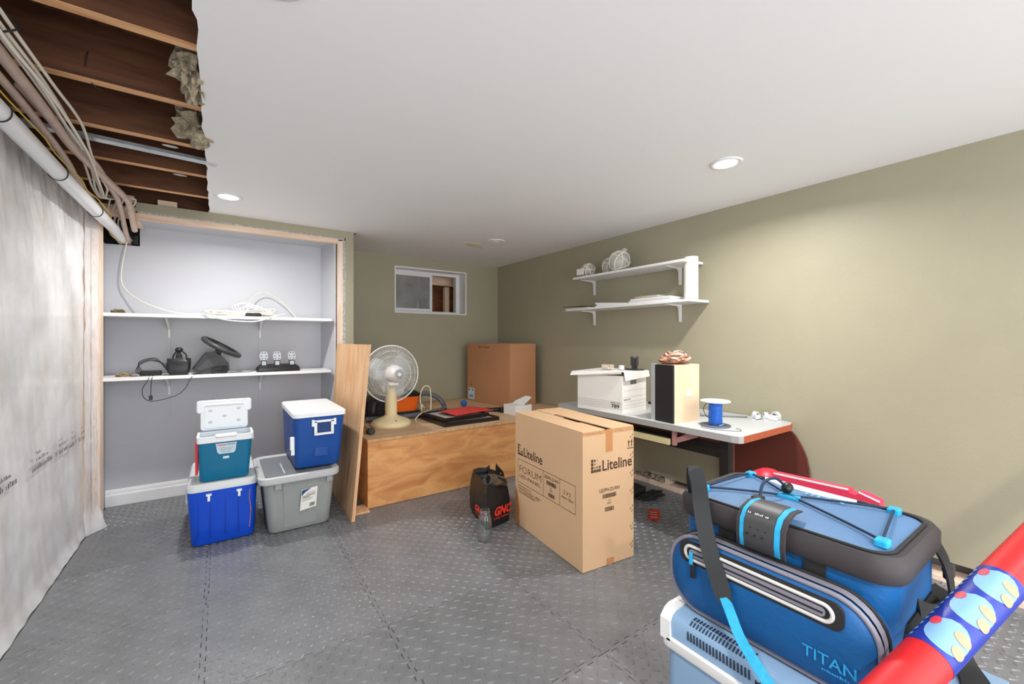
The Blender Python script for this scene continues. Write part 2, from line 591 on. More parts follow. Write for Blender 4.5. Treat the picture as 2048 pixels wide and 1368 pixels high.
tag(build('bent_wire', MB().tube(cr([(-0.40, 2.555, 2.19), (-0.402, 2.553, 2.15), (-0.38, 2.552, 2.135), (-0.33, 2.545, 2.135), (-0.27, 2.54, 2.142)], 6), 0.002, 6), mat('tan_wire', S(176, 140, 104), 0.6)), 'bent tan wire stuck on the side of a ceiling joist', 'wire', 'loose wires on the joists')
# paper scraps stuck on joist bottoms
for (x, yy) in ((-0.2, 2.565), (-0.19, 2.985)):
    pb = MB().ball((x, yy + 0.01, 2.084), (0.032, 0.017, 0.002), 12, 6)
    build('paper_scrap', pb, GYPSUM, ceiling)

# ------------------------------------------------------------------ right wall: cut drywall over studs and plate
wr = MB()
prof = [(YF, 0.10)]
rnd = random.Random(11)
y = YF
while y < 4.3:
    y += rnd.uniform(0.10, 0.22)
    prof.append((min(y, YB), 0.10 + rnd.uniform(-0.004, 0.004) - (0.012 if y > 1.5 else 0) - (0.015 if 2.2 < y < 2.6 else 0)))
prof.append((YB, 0.09))
wr.prism(prof + [(YB, ZC), (YF, ZC)], 'x', XR, XR + 0.0127)
wall_right = tag(build('wall_right', wr, GREEN, smooth=None), 'olive green right wall with its drywall cut off above the floor', 'wall', kind='structure')
build('sheathing', MB().box(XR + 0.105, XR + 0.13, YF, YB + 0.3, -0.02, 2.3), CONCRETE, wall_right, None)
build('sill_plate', MB().box(XR + 0.004, XR + 0.094, YF, YB, -0.012, 0.036), PINE, wall_right, None)
build('lower_plate', MB().box(XR - 0.004, XR + 0.004, YF, 1.2, 0.0, 0.022), PINE, wall_right, None)
for k in range(-4, 7):
    yy = 1.99 + 0.42 * k
    if -1.8 < yy < 4.3:
        build('stud', MB().box(XR + 0.014, XR + 0.094, yy, yy + 0.038, 0.036, 2.07), PINE, wall_right, None)
for i in range(9):
    wd = wad(MB(), (XR + 0.03, 2.06 + 0.035 * i, 0.045 + 0.012 * (i % 3)), (0.035, 0.028, 0.022), i, 12, 8, 0.8, 3)
    build('insulation_scrap', wd, MINERAL, wall_right, None)

# ------------------------------------------------------------------ back wall with the window opening
wx0, wx1, wz0, wz1 = 1.535, 2.403, 1.457, 1.96
wb = MB()
wb.box(0.92, wx0, YB, YB + 0.012, -0.02, ZC).box(wx1, XR, YB, YB + 0.012, -0.02, ZC)
wb.box(wx0, wx1, YB, YB + 0.012, -0.02, wz0).box(wx0, wx1, YB, YB + 0.012, wz1, ZC)
wall_back = tag(build('wall_back', wb, GREEN, smooth=None), 'olive green back wall of the alcove around the small window', 'wall', kind='structure')
# alcove side return
tag(build('wall_return', MB().box(0.91, 0.922, YN + 0.012, YB, -0.02, ZC), GREEN, smooth=None), 'olive green side return between the shelf nook and the alcove', 'wall', kind='structure')

win = thing('window_1', 'small white sliding basement window high in the alcove wall', 'window', (0, 0, 0), kind='structure')
rv = 0.155
build('reveal', MB().box(wx0 - 0.002, wx0 + 0.012, YB - 0.002, YB + rv, wz0, wz1), WHITE_GLOSS, win, None)
build('reveal', MB().box(wx1 - 0.012, wx1 + 0.002, YB - 0.002, YB + rv, wz0, wz1), WHITE_GLOSS, win, None)
build('reveal', MB().box(wx0 + 0.012, wx1 - 0.012, YB - 0.002, YB + rv, wz1 - 0.012, wz1 + 0.002), WHITE_GLOSS, win, None)
build('sill', MB().box(wx0 + 0.012, wx1 - 0.012, YB - 0.002, YB + rv, wz0 - 0.002, wz0 + 0.012), WHITE_GLOSS, win, None)
yf = YB + rv
fx0, fx1, fz0, fz1 = wx0 + 0.012, wx1 - 0.012, wz0 + 0.012, wz1 - 0.012
fr = MB().box(fx0, fx0 + 0.03, yf, yf + 0.07, fz0, fz1).box(fx1 - 0.045, fx1, yf, yf + 0.07, fz0, fz1)
fr.box(fx0 + 0.03, fx1 - 0.045, yf, yf + 0.07, fz0, fz0 + 0.025).box(fx0 + 0.03, fx1 - 0.045, yf, yf + 0.07, fz1 - 0.03, fz1)
build('frame', fr, WHITE_GLOSS, win, 30)
def sash(x0, x1, yy, w):
    m = MB().box(x0, x0 + w, yy, yy + 0.022, fz0 + 0.02, fz1 - 0.025).box(x1 - w, x1, yy, yy + 0.022, fz0 + 0.02, fz1 - 0.025)
    m.box(x0 + w, x1 - w, yy, yy + 0.022, fz0 + 0.02, fz0 + 0.02 + w).box(x0 + w, x1 - w, yy, yy + 0.022, fz1 - 0.025 - w, fz1 - 0.025)
    s_ = build('sash', m, WHITE_GLOSS, win, 30)
    build('pane', MB().box(x0 + w, x1 - w, yy + 0.009, yy + 0.013, fz0 + 0.02 + w, fz1 - 0.025 - w), PANE, s_, None)
sash(fx0 + 0.012, 2.035, yf - 0.004, 0.032)
sash(1.86, 2.02, yf + 0.030, 0.02)
# timber well seen through the open half
WELL = wood('well_plywood', S(150, 96, 62), S(104, 60, 38), (3, 3, 10), 0.8)
wl = thing('window_well', 'timber lined well behind the open half of the window', 'window well', (0, 0, 0), kind='structure')
build('back_board', MB().box(1.2, 2.95, 5.35, 5.38, 1.2, 2.3), WELL, wl, None)
build('side_board', MB().box(2.93, 2.95, 4.68, 5.35, 1.2, 2.3), WELL, wl, None)
build('side_board', MB().box(1.2, 1.22, 4.68, 5.35, 1.2, 2.3), WELL, wl, None)
build('beam', MB().box(1.22, 2.93, 4.86, 4.92, 1.85, 1.98), PINE_X, wl, None)
build('post', MB().box(2.40, 2.46, 5.0, 5.06, 1.2, 1.85), PINE, wl, None)
build('bottom_board', MB().box(1.2, 2.95, 4.66, 5.38, 1.18, 1.2), WELL, wl, None)
build('cover', MB().box(1.2, 2.95, 4.66, 5.38, 2.3, 2.32), WELL, wl, None)

# ------------------------------------------------------------------ shelf nook
def ragged(a0, a1, b, amp, step, seed):
    r_ = random.Random(seed)
    out = []
    a = a0
    while a < a1:
        out.append((a, b + r_.uniform(-amp, amp)))
        a += r_.uniform(step * 0.5, step)
    out.append((a1, b))
    return out
wn = thing('wall_nook', 'green wall stub framing the white shelf nook, raw timber edges', 'wall', kind='structure')
hd = ragged(-0.464, 0.872, 2.012, 0.004, 0.03, 1)
build('drywall_header', MB().prism(hd + [(0.922, 2.012), (0.922, ZC), (-0.464, ZC)], 'y', YN, YN + 0.012), GREEN, wn, None)
pl_ = [(b, a) for a, b in ragged(0.0, 2.0, 0.858, 0.004, 0.035, 2)]
build('drywall_pilaster', MB().prism(pl_ + [(0.858, 2.012), (0.922, 2.012), (0.922, 0.0)], 'y', YN, YN + 0.012), GREEN, wn, None)
gy = ragged(-0.455, 0.85, 1.992, 0.003, 0.03, 4)
build('gypsum_strip', MB().prism(gy + [(0.85, 2.03), (-0.455, 2.03)], 'y', YN + 0.003, YN + 0.0125), GYPSUM, wn, None)
gy2 = [(b, a) for a, b in ragged(0.0, 1.99, 0.832, 0.002, 0.03, 5)]
build('gypsum_strip', MB().prism(gy2 + [(0.87, 1.99), (0.87, 0.0)], 'y', YN + 0.003, YN + 0.0125), GYPSUM, wn, None)
build('header_board', MB().box(-0.66, 0.80, YN + 0.002, YN + 0.04, 1.962, 2.0), PINE_X, wn, None)
build('header_board', MB().box(-0.665, -0.466, YN + 0.003, YN + 0.09, 2.0, 2.035), PINE_X, wn, None)
build('jamb_board', MB().box(0.798, 0.836, YN + 0.002, YN + 0.09, 0.0, 1.985), PINE, wn, None)
build('jamb_board', MB().box(-0.66, -0.622, YN - 0.07, YN + 0.02, 0.0, 1.955), PINE, wn, None)
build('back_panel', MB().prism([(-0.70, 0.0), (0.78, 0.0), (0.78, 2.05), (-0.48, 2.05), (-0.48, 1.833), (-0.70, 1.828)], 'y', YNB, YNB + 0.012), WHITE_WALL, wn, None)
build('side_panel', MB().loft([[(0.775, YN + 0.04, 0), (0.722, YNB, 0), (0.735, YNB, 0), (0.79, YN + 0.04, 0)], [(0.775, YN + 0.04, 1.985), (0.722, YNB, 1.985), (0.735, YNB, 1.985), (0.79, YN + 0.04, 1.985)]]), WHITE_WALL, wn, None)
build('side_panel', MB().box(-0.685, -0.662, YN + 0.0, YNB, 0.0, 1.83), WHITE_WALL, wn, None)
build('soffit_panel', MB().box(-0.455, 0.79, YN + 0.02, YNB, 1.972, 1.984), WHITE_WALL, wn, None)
build('soffit_edge', MB().box(-0.50, -0.455, YN + 0.04, YNB - 0.02, 1.955, 1.992), PINE, wn, None)
build('cavity_back', MB().box(-0.80, 0.0, 4.12, 4.14, 1.6, 2.3), CONCRETE, wn, None)
build('cavity_side', MB().box(-0.80, 0.95, 4.14, 4.16, -0.02, 2.3), CONCRETE, wn, None)
bb = MB().prism([(0, 0), (-0.016, 0), (-0.016, 0.075), (-0.010, 0.085), (-0.010, 0.105), (-0.005, 0.115), (0, 0.115)], 'x', -0.66, 0.725)
bb.xf(Matrix.Translation((0, YNB, 0)))
tag(build('baseboard_nook', bb, WHITE_GLOSS, smooth=30), 'white two step baseboard along the foot of the nook', 'baseboard', kind='structure')

# ------------------------------------------------------------------ left wall: film over batts and studs
wlft = thing('wall_left', 'left wall of insulation batts under clear wrinkled plastic film', 'wall', kind='structure')
build('foundation', MB().box(-0.90, -0.80, YF, 4.2, -0.02, 2.3), CONCRETE, wlft, None)
ys = [YF + 0.01 + 0.5 * k for k in range(12)]
ys = [-1.56, -1.06, -0.56, -0.06, 0.44, 0.94, 1.44, 1.94, 2.44, 2.94, 3.46]
for i, yy in enumerate(ys):
    build('stud', MB().box(-0.79, -0.695, yy, yy + 0.038, 0.038, 1.97), PINE, wlft, None)
    if i + 1 < len(ys):
        y1 = ys[i + 1]
        n = 6
        bt = MB()
        loops = []
        for zz in [0.04 + 1.9 * q / 14 for q in range(15)]:
            l = [(-0.785, yy + 0.04, zz)]
            for q in range(n + 1):
                t = q / n
                yq = yy + 0.04 + (y1 - yy - 0.042) * t
                bul = 0.02 * math.sin(PI * t) + 0.012 * noise.noise(Vector((yq * 6, zz * 5, i)))
                l.append((-0.725 + bul, yq, zz))
            l.append((-0.785, y1 - 0.002, zz))
            loops.append(l)
        bt.loft(loops)
        build('insulation_batt', bt, BATT, wlft, 60)
build('bottom_plate', MB().box(-0.79, -0.68, YF, 3.5, 0.0, 0.038), PINE, wlft, None)
build('top_plate', MB().box(-0.79, -0.695, YF, 3.69, 1.97, 2.05), PINE_X, wlft, None)

def film(y0, y1, z0, z1, ny, nz, fx, seed, m, name, par):
    vs, fs = [], []
    for j in range(nz + 1):
        for i in range(ny + 1):
            yy = y0 + (y1 - y0) * i / ny
            zz = z0 + (z1 - z0) * j / nz
            vs.append(fx(yy, zz))
    for j in range(nz):
        for i in range(ny):
            a = j * (ny + 1) + i
            fs.append((a, a + 1, a + ny + 2, a + ny + 1))
    return build(name, MB().add(vs, fs), m, par, 80)
def fold(yy, zz):
    v = Vector((yy * 9.0, zz * 1.3, 0.0))
    d = 0.007 * noise.noise(v) + 0.003 * noise.noise(Vector((yy * 22 + zz * 6, zz * 3.0, 4.0)))
    # gathered diagonal creases near the top
    top = max(0.0, (zz - 1.25) / 0.7)
    d += 0.010 * top * noise.noise(Vector((yy * 26 + zz * 14, zz * 4 - yy * 5, 9.0)))
    q = abs((yy * 2.0 + 0.12) % 1.0 - 0.5) * 2     # pulled tight on the studs
    d *= 0.35 + 0.65 * (1 - q ** 4)
    flare = max(0.0, 0.07 - zz) / 0.07
    return (XL - 0.004 + d + 0.018 * flare ** 1.5, yy, zz)
film(YF + 0.02, 3.50, 0.004, 2.03, 330, 130, fold, 0, FILM, 'plastic_film', wlft)
def wrap(t, zz):
    # from the wall corner across the corner post
    x = XL + 0.002 + (0.042) * t
    yy = 3.50 + (0.10) * t
    d = 0.006 * noise.noise(Vector((t * 9, zz * 5, 2.0))) + 0.004 * noise.noise(Vector((t * 20, zz * 14, 7.0)))
    fl_ = max(0.0, 0.13 - zz) / 0.13
    return (x + d + 0.035 * fl_ * (0.4 + t), yy + d - 0.05 * fl_ * (1 - 0.3 * t), zz)
film(0.0, 1.0, 0.004, 1.93, 16, 120, wrap, 0, FILM_CLEAR, 'plastic_film', wlft)
build('corner_stud', MB().box(-0.70, -0.665, 3.52, 3.69, 0.0, 1.95), PINE, wlft, None)
# print along the film
pm = MB()
for k, yy in enumerate((2.20, 2.62, 2.93, 3.14, 3.33)):
    z = 0.60 - 0.004 * k
    x = XL + 0.0115
    w = (0.26, 0.26, 0.19, 0.15, 0.12)[k]
    scribble(pm, (x, yy, z), (0, 1, 0), (0, 0, 1), w, 0.024, 15, k + 1)
    scribble(pm, (x, yy + 0.05, z + 0.038), (0, 1, 0), (0, 0, 1), w * 0.6, 0.016, 12, k + 9)
    scribble(pm, (x, yy + 0.05, z + 0.068), (0, 1, 0), (0, 0, 1), w * 0.25, 0.013, 4, k + 20)
build('film_print', pm, mat('film_ink', S(96, 96, 98), 0.6), wlft, None)['kind'] = 'stuff'
# ------------------------------------------------------------------ pipes and cables under the joists
def pipe(name, pts, r, m, label, cat, n=12, grp=None, sm=6):
    return tag(build(name, MB().tube(cr(pts, sm), r, n), m, smooth=60), label, cat, grp)
pvc = pipe('drain_pipe', [(-0.585, YF + 0.05, 1.885), (-0.585, 1.0, 1.888), (-0.585, 2.4, 1.89), (-0.585, 3.3, 1.892), (-0.582, 3.75, 1.892), (-0.575, 4.09, 1.86)], 0.031, PVC, 'white plastic drain pipe along the top of the plastic film', 'pipe', 18)
for yy in (1.35, 2.02, 2.62, 3.28):
    build('pipe_hanger', MB().tube([(-0.585 + 0.034 * math.cos(a), yy + 0.02 * math.sin(a * 0.5), 1.89 + 0.034 * math.sin(a)) for a in [2 * PI * k / 20 for k in range(20)]], 0.0022, 6, closed=True), BLACK_M, pvc)
pipe('water_pipe', [(-0.535, YF + 0.05, 2.0), (-0.535, 1.2, 2.0), (-0.53, 2.2, 2.0), (-0.532, 2.6, 2.0), (-0.505, 3.0, 2.01), (-0.478, 3.4, 2.02), (-0.472, 3.52, 2.0), (-0.48, 3.78, 1.90)], 0.017, BEIGE_PIPE, 'thick beige wrapped water pipe, innermost of the bundle', 'pipe', 12, 'beige pipes under the joists')
pipe('water_pipe', [(-0.555, 2.1, 2.015), (-0.54, 2.5, 2.02), (-0.508, 2.82, 2.02), (-0.512, 3.2, 2.02), (-0.515, 3.48, 2.0), (-0.535, 3.85, 1.9), (-0.545, 4.09, 1.84)], 0.014, BEIGE_PIPE, 'thinner beige pipe bending beside the thick water pipe', 'pipe', 12, 'beige pipes under the joists')
pipe('water_pipe', [(-0.60, YF + 0.05, 1.97), (-0.58, 1.4, 1.985), (-0.573, 2.1, 1.99), (-0.578, 2.5, 1.99), (-0.59, 2.8, 1.99), (-0.61, 3.1, 1.98), (-0.62, 3.66, 1.97)], 0.013, BEIGE_PIPE, 'lumpy beige pipe nearest the white drain pipe', 'pipe', 12, 'beige pipes under the joists')
rnd = random.Random(21)
cl = ['white cable on the room side of the ceiling bundle', 'white cable in the middle of the ceiling bundle', 'white cable on the pipe side of the ceiling bundle', 'white cable sagging lowest in the ceiling bundle', 'white cable looping at the end of the bundle']
for k in range(5):
    j = 0.008 * (k - 2)
    pts = [(-0.49 + j, YF + 0.05, 2.03), (-0.485 + j, 1.2, 2.03 - 0.004 * k)]
    for yy in (1.66, 2.0, 2.35, 2.7, 3.0, 3.25):
        sl = max(0, yy - 2.4) * 0.085
        pts.append((-0.487 + j * 1.4 - sl + rnd.uniform(-0.008, 0.008), yy, 2.015 - 0.03 * (k == 3) + rnd.uniform(-0.01, 0.01)))
    pts += [(-0.57 + j, 3.42, 2.0), (-0.57 + 0.03 * k, 3.58, 2.055), (-0.62 + 0.018 * k, 3.80, 1.94), (-0.60 + 0.02 * k, 4.08, 1.86)]
    pipe('electrical_cable', pts, 0.0052, CABLE_W, cl[k], 'cable', 7, 'white cables of the ceiling bundle', 8)
pipe('yellow_wire', [(-0.552, YF + 0.05, 1.925)] + [(-0.552 + 0.006 * math.sin(q * 2.1), 0.6 + q * 0.17, 1.922 + 0.006 * math.cos(q * 3.3)) for q in range(17)] + [(-0.56, 3.55, 1.925), (-0.60, 3.76, 1.86), (-0.57, 3.98, 1.84), (-0.53, 4.06, 1.85)], 0.0028, YELLOW, 'thin yellow wire wound along the white drain pipe', 'wire', 6)
tag(build('cable_tie_loop', MB().tube([(-0.50 + 0.045 * math.cos(a), 1.72 + 0.01 * math.sin(2 * a), 2.02 + 0.03 * math.sin(a)) for a in [2 * PI * k / 22 for k in range(22)]], 0.003, 6, closed=True), BLACK_M), 'black tie looped round the cable bundle', 'tie')
tag(build('junction_box', MB().rbox(-0.535, -0.485, 4.03, 4.10, 1.845, 1.915, 0.01).tube(cr([(-0.53, 4.03, 1.90), (-0.55, 4.0, 1.93), (-0.53, 3.97, 1.95), (-0.50, 4.0, 1.94)], 5), 0.005, 7), BLACK), 'black electrical box inside the hole at the nook corner', 'box')
build('cavity_board', MB().box(-0.80, 0.9, 3.80, 3.82, 2.0, 2.289), JOIST, wn, None)
build('cavity_shade_board', MB().box(-0.69, -0.44, 4.10, 4.115, 1.78, 2.1), BLACK_M, wn, None)  # black sheet, gives the shade inside the hole by its colour

# ------------------------------------------------------------------ recessed ceiling lights
def pot(x, y, lit, label, k=1.0):
    t = thing('ceiling_light', label, 'light', (x, y, ZC), group='recessed ceiling lights')
    build('trim_ring', MB().lathe([(0.078, 0.0), (0.076, -0.005), (0.068, -0.008), (0.054, -0.005), (0.052, 0.0)], n=36, cap=False), WHITE, t, 60)
    if lit:
        build('lens', MB().lathe([(0.053, -0.001), (0.053, -0.004), (0.001, -0.0045)], n=36), LIT, t)
        L = bpy.data.lights.new('lamp', 'AREA')
        L.shape = 'DISK'
        L.size = 0.10
        L.energy = LAMP_W * k
        L.spread = math.radians(160)
        L.color = (1.0, 0.985, 0.965)
        lo = bpy.data.objects.new('lamp', L)
        COL.objects.link(lo)
        lo.parent = t
        lo.location = (0, 0, -0.012)
    else:
        build('lens', MB().lathe([(0.053, 0.0), (0.05, -0.004), (0.03, -0.004), (0.026, -0.010), (0.001, -0.011)], n=28), WHITE, t)
    return t
pot(0.038, 3.215, True, 'lit recessed ceiling light nearest the shelf nook', 0.64)
pot(2.134, 1.149, True, 'lit recessed ceiling light in front of the right wall', 0.68)
pot(0.107, 1.20, True, 'lit recessed ceiling light beside the torn ceiling edge, overhead', 0.3)
pot(2.077, 3.258, False, 'unlit recessed ceiling light near the window corner')
pot(0.107, -0.85, True, 'unseen recessed ceiling light added as fill behind the viewer on the left', 1.4)  # unseen lamp behind the camera, boosted as fill light
pot(2.134, -0.85, True, 'unseen recessed ceiling light added as fill behind the viewer on the right', 0.5)  # second unseen lamp, added for fill from behind the camera
strip = MB().add([(1.855, 3.46, 2.0685), (2.09, 3.50, 2.0685), (2.149, 3.593, 2.0685), (1.851, 3.583, 2.0685)], [(0, 1, 2, 3)])
build('yellowed_tape', MB().prism([(1.86, 3.46), (2.02, 3.46), (2.15, 3.60), (1.97, 3.60)], 'z', ZC - 0.0015, ZC + 0.001), mat('yellowed_tape', S(232, 224, 196), 0.6), ceiling, None)


# ================================================================== objects
ZF = 0.003      # objects stand on the lugs of the foam tiles
PLY = wood('plywood_orange', S(222, 164, 104), S(188, 122, 70), (1.6, 5, 5), 0.5)
PLY_TOP = wood('plywood_top_pale', S(210, 178, 142), S(184, 148, 112), (1.6, 9, 5), 0.6, False)
PLY_BOARD = wood('plywood_weathered', S(224, 184, 142), S(198, 148, 104), (7, 5, 1.0), 0.6)
PLY_EDGE = mat('plywood_edge', S(206, 162, 116), 0.7, var=(40, 0.3))
CARD = mat('cardboard', S(214, 177, 138), 0.75, var=(2.5, 0.06), bump=(150, 0.06))
CARD_D = mat('cardboard_brown', S(192, 138, 98), 0.75, var=(2.5, 0.08), bump=(150, 0.06))
TAPE = mat('packing_tape', S(196, 138, 92), 0.25, coat=0.3)
PAPER = mat('white_card', S(238, 236, 230), 0.7)
PRINT = mat('brown_print', S(74, 50, 40), 0.7)

# ------------------------------------------------------------------ plywood platform
pf = thing('plywood_platform', 'low plywood platform with an orange grained front, filling the alcove', 'platform', (0.826, 2.93, 0))
PW = XR - 0.826 - 0.006
build('front_panel', MB().box(0, PW, 0, 0.018, ZF, 0.457), PLY, pf, None)
build('side_panel', MB().box(0, 0.018, 0.018, 0.745, ZF, 0.457), PLY, pf, None)
build('top_panel', MB().prism([(-0.004, -0.006), (PW, -0.006), (PW, YB - 2.93 - 0.004), (0.10, YB - 2.93 - 0.004), (0.10, 0.745), (-0.004, 0.745)], 'z', 0.457, 0.475), PLY_TOP, pf, None)
build('edge_strip', MB().box(-0.004, PW, -0.0075, -0.006, 0.4575, 0.4745), PLY_EDGE, pf, None)
ZP = 0.475

# leaning board
bd = MB().loft([[(0.68, 2.77, ZF), (0.70, 2.77, ZF), (0.72, 3.60, ZF), (0.70, 3.60, ZF)], [(0.783, 2.77, 1.13), (0.803, 2.77, 1.13), (0.79, 3.60, 1.13), (0.77, 3.60, 1.13)]])
tag(build('plywood_board', bd, PLY_BOARD, smooth=None), 'tall weathered plywood board leaning beside the coolers', 'board')
tag(build('wood_offcut', MB().box(0.715, 0.82, 2.86, 2.99, ZF, 0.016), PLY_BOARD, smooth=None), 'small wood offcut on floor between leaning board and platform', 'wood')

# ------------------------------------------------------------------ coolers and tote
BLUE = mat('royal_blue_plastic', S(8, 72, 198), 0.3, var=(4, 0.05))
BLUE2 = mat('deep_blue_plastic', S(20, 74, 150), 0.38, var=(4, 0.05))
TEAL = mat('teal_plastic', S(0, 104, 142), 0.36)
RED = mat('red_plastic', S(206, 30, 48), 0.4)
GREYP = mat('grey_tote_plastic', S(150, 154, 152), 0.5, var=(5, 0.05))
GREYL = mat('grey_lid_plastic', S(190, 192, 192), 0.5)
GREYD = mat('grey_lid_well', S(120, 124, 128), 0.5)
COOLW = mat('cooler_white_plastic', S(236, 238, 240), 0.35)
COOLG = mat('cooler_lid_aged_white', S(208, 212, 214), 0.4)

def shell(par, name, m, dims0, dims1, z0, z1, r, n=5, sm=40, e=0.012):
    """tapered rounded body: dims = (x0,x1,y0,y1) at bottom and top"""
    a, b = dims0, dims1
    L = [rr(a[0] + e, a[1] - e, a[2] + e, a[3] - e, r, z0, n), rr(a[0] + e * .3, a[1] - e * .3, a[2] + e * .3, a[3] - e * .3, r, z0 + e * .35, n)]
    for t in (e / (z1 - z0), 0.33, 0.66, 1.0):
        L.append(rr(*[a[i] + (b[i] - a[i]) * t for i in range(4)], r, z0 + (z1 - z0) * t, n))
    return build(name, MB().loft(L), m, par, sm)

# royal blue chest cooler
c1 = thing('chest_cooler', 'royal blue chest cooler on the floor with a scratched front', 'cooler', (0.008, 2.905, 0), group='coolers')
shell(c1, 'body', BLUE, (-0.145, 0.155, 0.018, 0.56), (-0.165, 0.168, 0.0, 0.575), ZF, 0.313, 0.035)
build('lid', MB().loft([rr(-0.168, 0.171, -0.003, 0.578, 0.04, 0.313, 5), rr(-0.168, 0.171, -0.003, 0.578, 0.04, 0.340, 5), rr(-0.158, 0.161, 0.008, 0.568, 0.035, 0.355, 5)]), COOLG, c1, 40)
for x in (-0.065, 0.078):
    build('lid_strap', MB().box(x - 0.013, x + 0.013, -0.012, 0.002, 0.288, 0.298).box(x - 0.006, x + 0.006, -0.011, 0.004, 0.258, 0.29), COOLW, c1, None)
build('side_handle', MB().box(-0.178, -0.164, 0.20, 0.36, 0.27, 0.29).box(-0.18, -0.164, 0.20, 0.22, 0.20, 0.29).box(-0.18, -0.164, 0.34, 0.36, 0.20, 0.29), COOLW, c1, None)
gv = MB()
for x in (-0.115, -0.058, 0.012, 0.075):
    gv.box(x, x + 0.0016, -0.0005 + 0.002, 0.016, 0.05, 0.27)
build('groove', gv, mat('dark_blue_groove', S(6, 48, 150), 0.4), c1, None)
scr = MB().tube(cr([(0.128, 0.0135, 0.06), (0.133, 0.0085, 0.12), (0.135, 0.0048, 0.17), (0.128, 0.003, 0.24), (0.131, 0.001, 0.285)], 4), [0.002] * 8 + [0.0042] * 1 + [0.002] * 8, 6)
build('scratch', scr, mat('rust_scratch', S(196, 128, 92), 0.7), c1)

# small teal lunch cooler with its lid open
c2 = thing('lunch_cooler', 'small teal cooler with open white lid, on the royal blue cooler', 'cooler', (0.022, 2.915, 0.3555), group='coolers')
e0 = 0.128
shell(c2, 'body', TEAL, (-0.122, 0.112, 0.012, 0.165), (-0.130, 0.128, 0.0, 0.178), 0.0, 0.226, 0.022)
rim = MB()
rim.loft([rr(-0.135, 0.134, -0.006, 0.186, 0.022, 0.224), rr(-0.136, 0.136, -0.008, 0.188, 0.022, 0.258), rr(-0.124, 0.124, 0.004, 0.176, 0.018, 0.258), rr(-0.120, 0.120, 0.010, 0.170, 0.016, 0.15), rr(-0.12, 0.12, 0.010, 0.17, 0.016, 0.148)], cap0=False)
build('rim', rim, COOLW, c2, 40)
build('latch', MB().rbox(-0.05, 0.055, -0.022, 0.03, 0.252, 0.266, 0.014), COOLW, c2)
build('side_bail', MB().box(-0.142, -0.130, 0.03, 0.15, 0.045, 0.225), RED, c2, None)
build('side_bail', MB().box(0.130, 0.139, 0.05, 0.13, 0.21, 0.245), COOLW, c2, None)
lid = MB()
lidM = Matrix.Translation((-0.005, 0.184, 0.262)) @ Matrix.Rotation(math.radians(84), 4, 'X')
lid.rbox(-0.118, 0.120, 0.0, 0.172, -0.012, 0.012, 0.02, 0.005)
lid.rbox(-0.137, 0.139, 0.105, 0.18, -0.020, 0.014, 0.014, 0.005)
lid.xf(lidM)
lo_ = build('lid', lid, COOLW, c2, 40)
lin = MB().rbox(-0.10, 0.10, 0.012, 0.158, 0.011, 0.0165, 0.012, 0.002)
lin.xf(lidM)
build('lid_liner', lin, COOLW, lo_, 40)
dm = MB()
for (x, y) in ((-0.07, 0.05), (0.072, 0.05), (0.0, 0.082), (-0.07, 0.118), (0.072, 0.122)):
    dm.ball((x, y, 0.0168), (0.011, 0.008, 0.0012), 12, 6)
dm.box(-0.095, 0.098, 0.142, 0.149, 0.0165, 0.0175)
dm.xf(lidM)
build('moulded_mark', dm, mat('grey_mark', S(196, 200, 202), 0.5), lo_)
lab = MB().prism([(-0.048, 0.215), (0.052, 0.215), (0.046, 0.165), (0.036, 0.155), (-0.030, 0.155), (-0.04, 0.165)], 'y', -0.0025, 0.004)
lb = build('label', lab, mat('silver_label', S(190, 210, 220), 0.4), c2, None)
tm = text_mb(MB(), 'Coleman', (-0.043, -0.0032, 0.201), (1, 0, 0), (0, 0, 1), 0.043, 0.010, 0.03, 0.1)
build('lettering', tm, RED, lb, None)
tm = text_mb(MB(), 'CHILLER', (0.004, -0.0032, 0.202), (1, 0, 0), (0, 0, 1), 0.041, 0.009, 0.02)
for k in range(4):
    quad_mb(tm, (-0.033 + 0.004 * k, -0.0032, 0.188 - 0.008 * k), (1, 0, 0), (0, 0, 1), 0.072 - 0.010 * k, 0.0015)
build('lettering', tm, DGREY, lb, None)
build('drain_button', MB().rbox(-0.014, 0.016, -0.0015, 0.006, 0.126, 0.139, 0.003, 0.001), mat('pale_button', S(206, 226, 232), 0.4), c2)

# grey tote
c3 = thing('storage_tote', 'grey plastic storage tote with lid and a paper label', 'tote', (0.40, 2.80, 0))
def wavy(x0, x1, y0, y1, r, z):
    l = rr(x0, x1, y0, y1, r, z, 5)
    return l
shell(c3, 'body', GREYP, (-0.168, 0.170, 0.06, 0.50), (-0.20, 0.195, 0.012, 0.53), ZF, 0.335, 0.045)
pan = MB()
pan.loft([[(-0.085, 0.060 - 0.002, 0.02), (0.055, 0.058, 0.02), (0.085, 0.058, 0.02), (0.085, 0.07, 0.02), (-0.085, 0.07, 0.02)], [(-0.10, 0.004, 0.325), (0.06, 0.004, 0.325), (0.10, 0.004, 0.325), (0.10, 0.04, 0.325), (-0.10, 0.04, 0.325)]])
build('front_rib_panel', pan, GREYP, c3, None)
ldm = MB()
ldm.loft([rr(-0.222, 0.212, -0.016, 0.545, 0.05, 0.320, 5), rr(-0.226, 0.216, -0.02, 0.55, 0.05, 0.330, 5), rr(-0.226, 0.216, -0.02, 0.55, 0.05, 0.356, 5), rr(-0.214, 0.204, -0.008, 0.538, 0.045, 0.362, 5), rr(-0.195, 0.185, 0.012, 0.52, 0.04, 0.352, 5)])
ldo = build('lid', ldm, GREYL, c3, 40)
build('lid_well', MB().rbox(-0.19, 0.18, 0.02, 0.51, 0.350, 0.354, 0.03, 0.001), GREYD, ldo)
build('lid_rib', MB().box(-0.09, -0.082, 0.06, 0.30, 0.353, 0.360), GREYL, ldo, None)
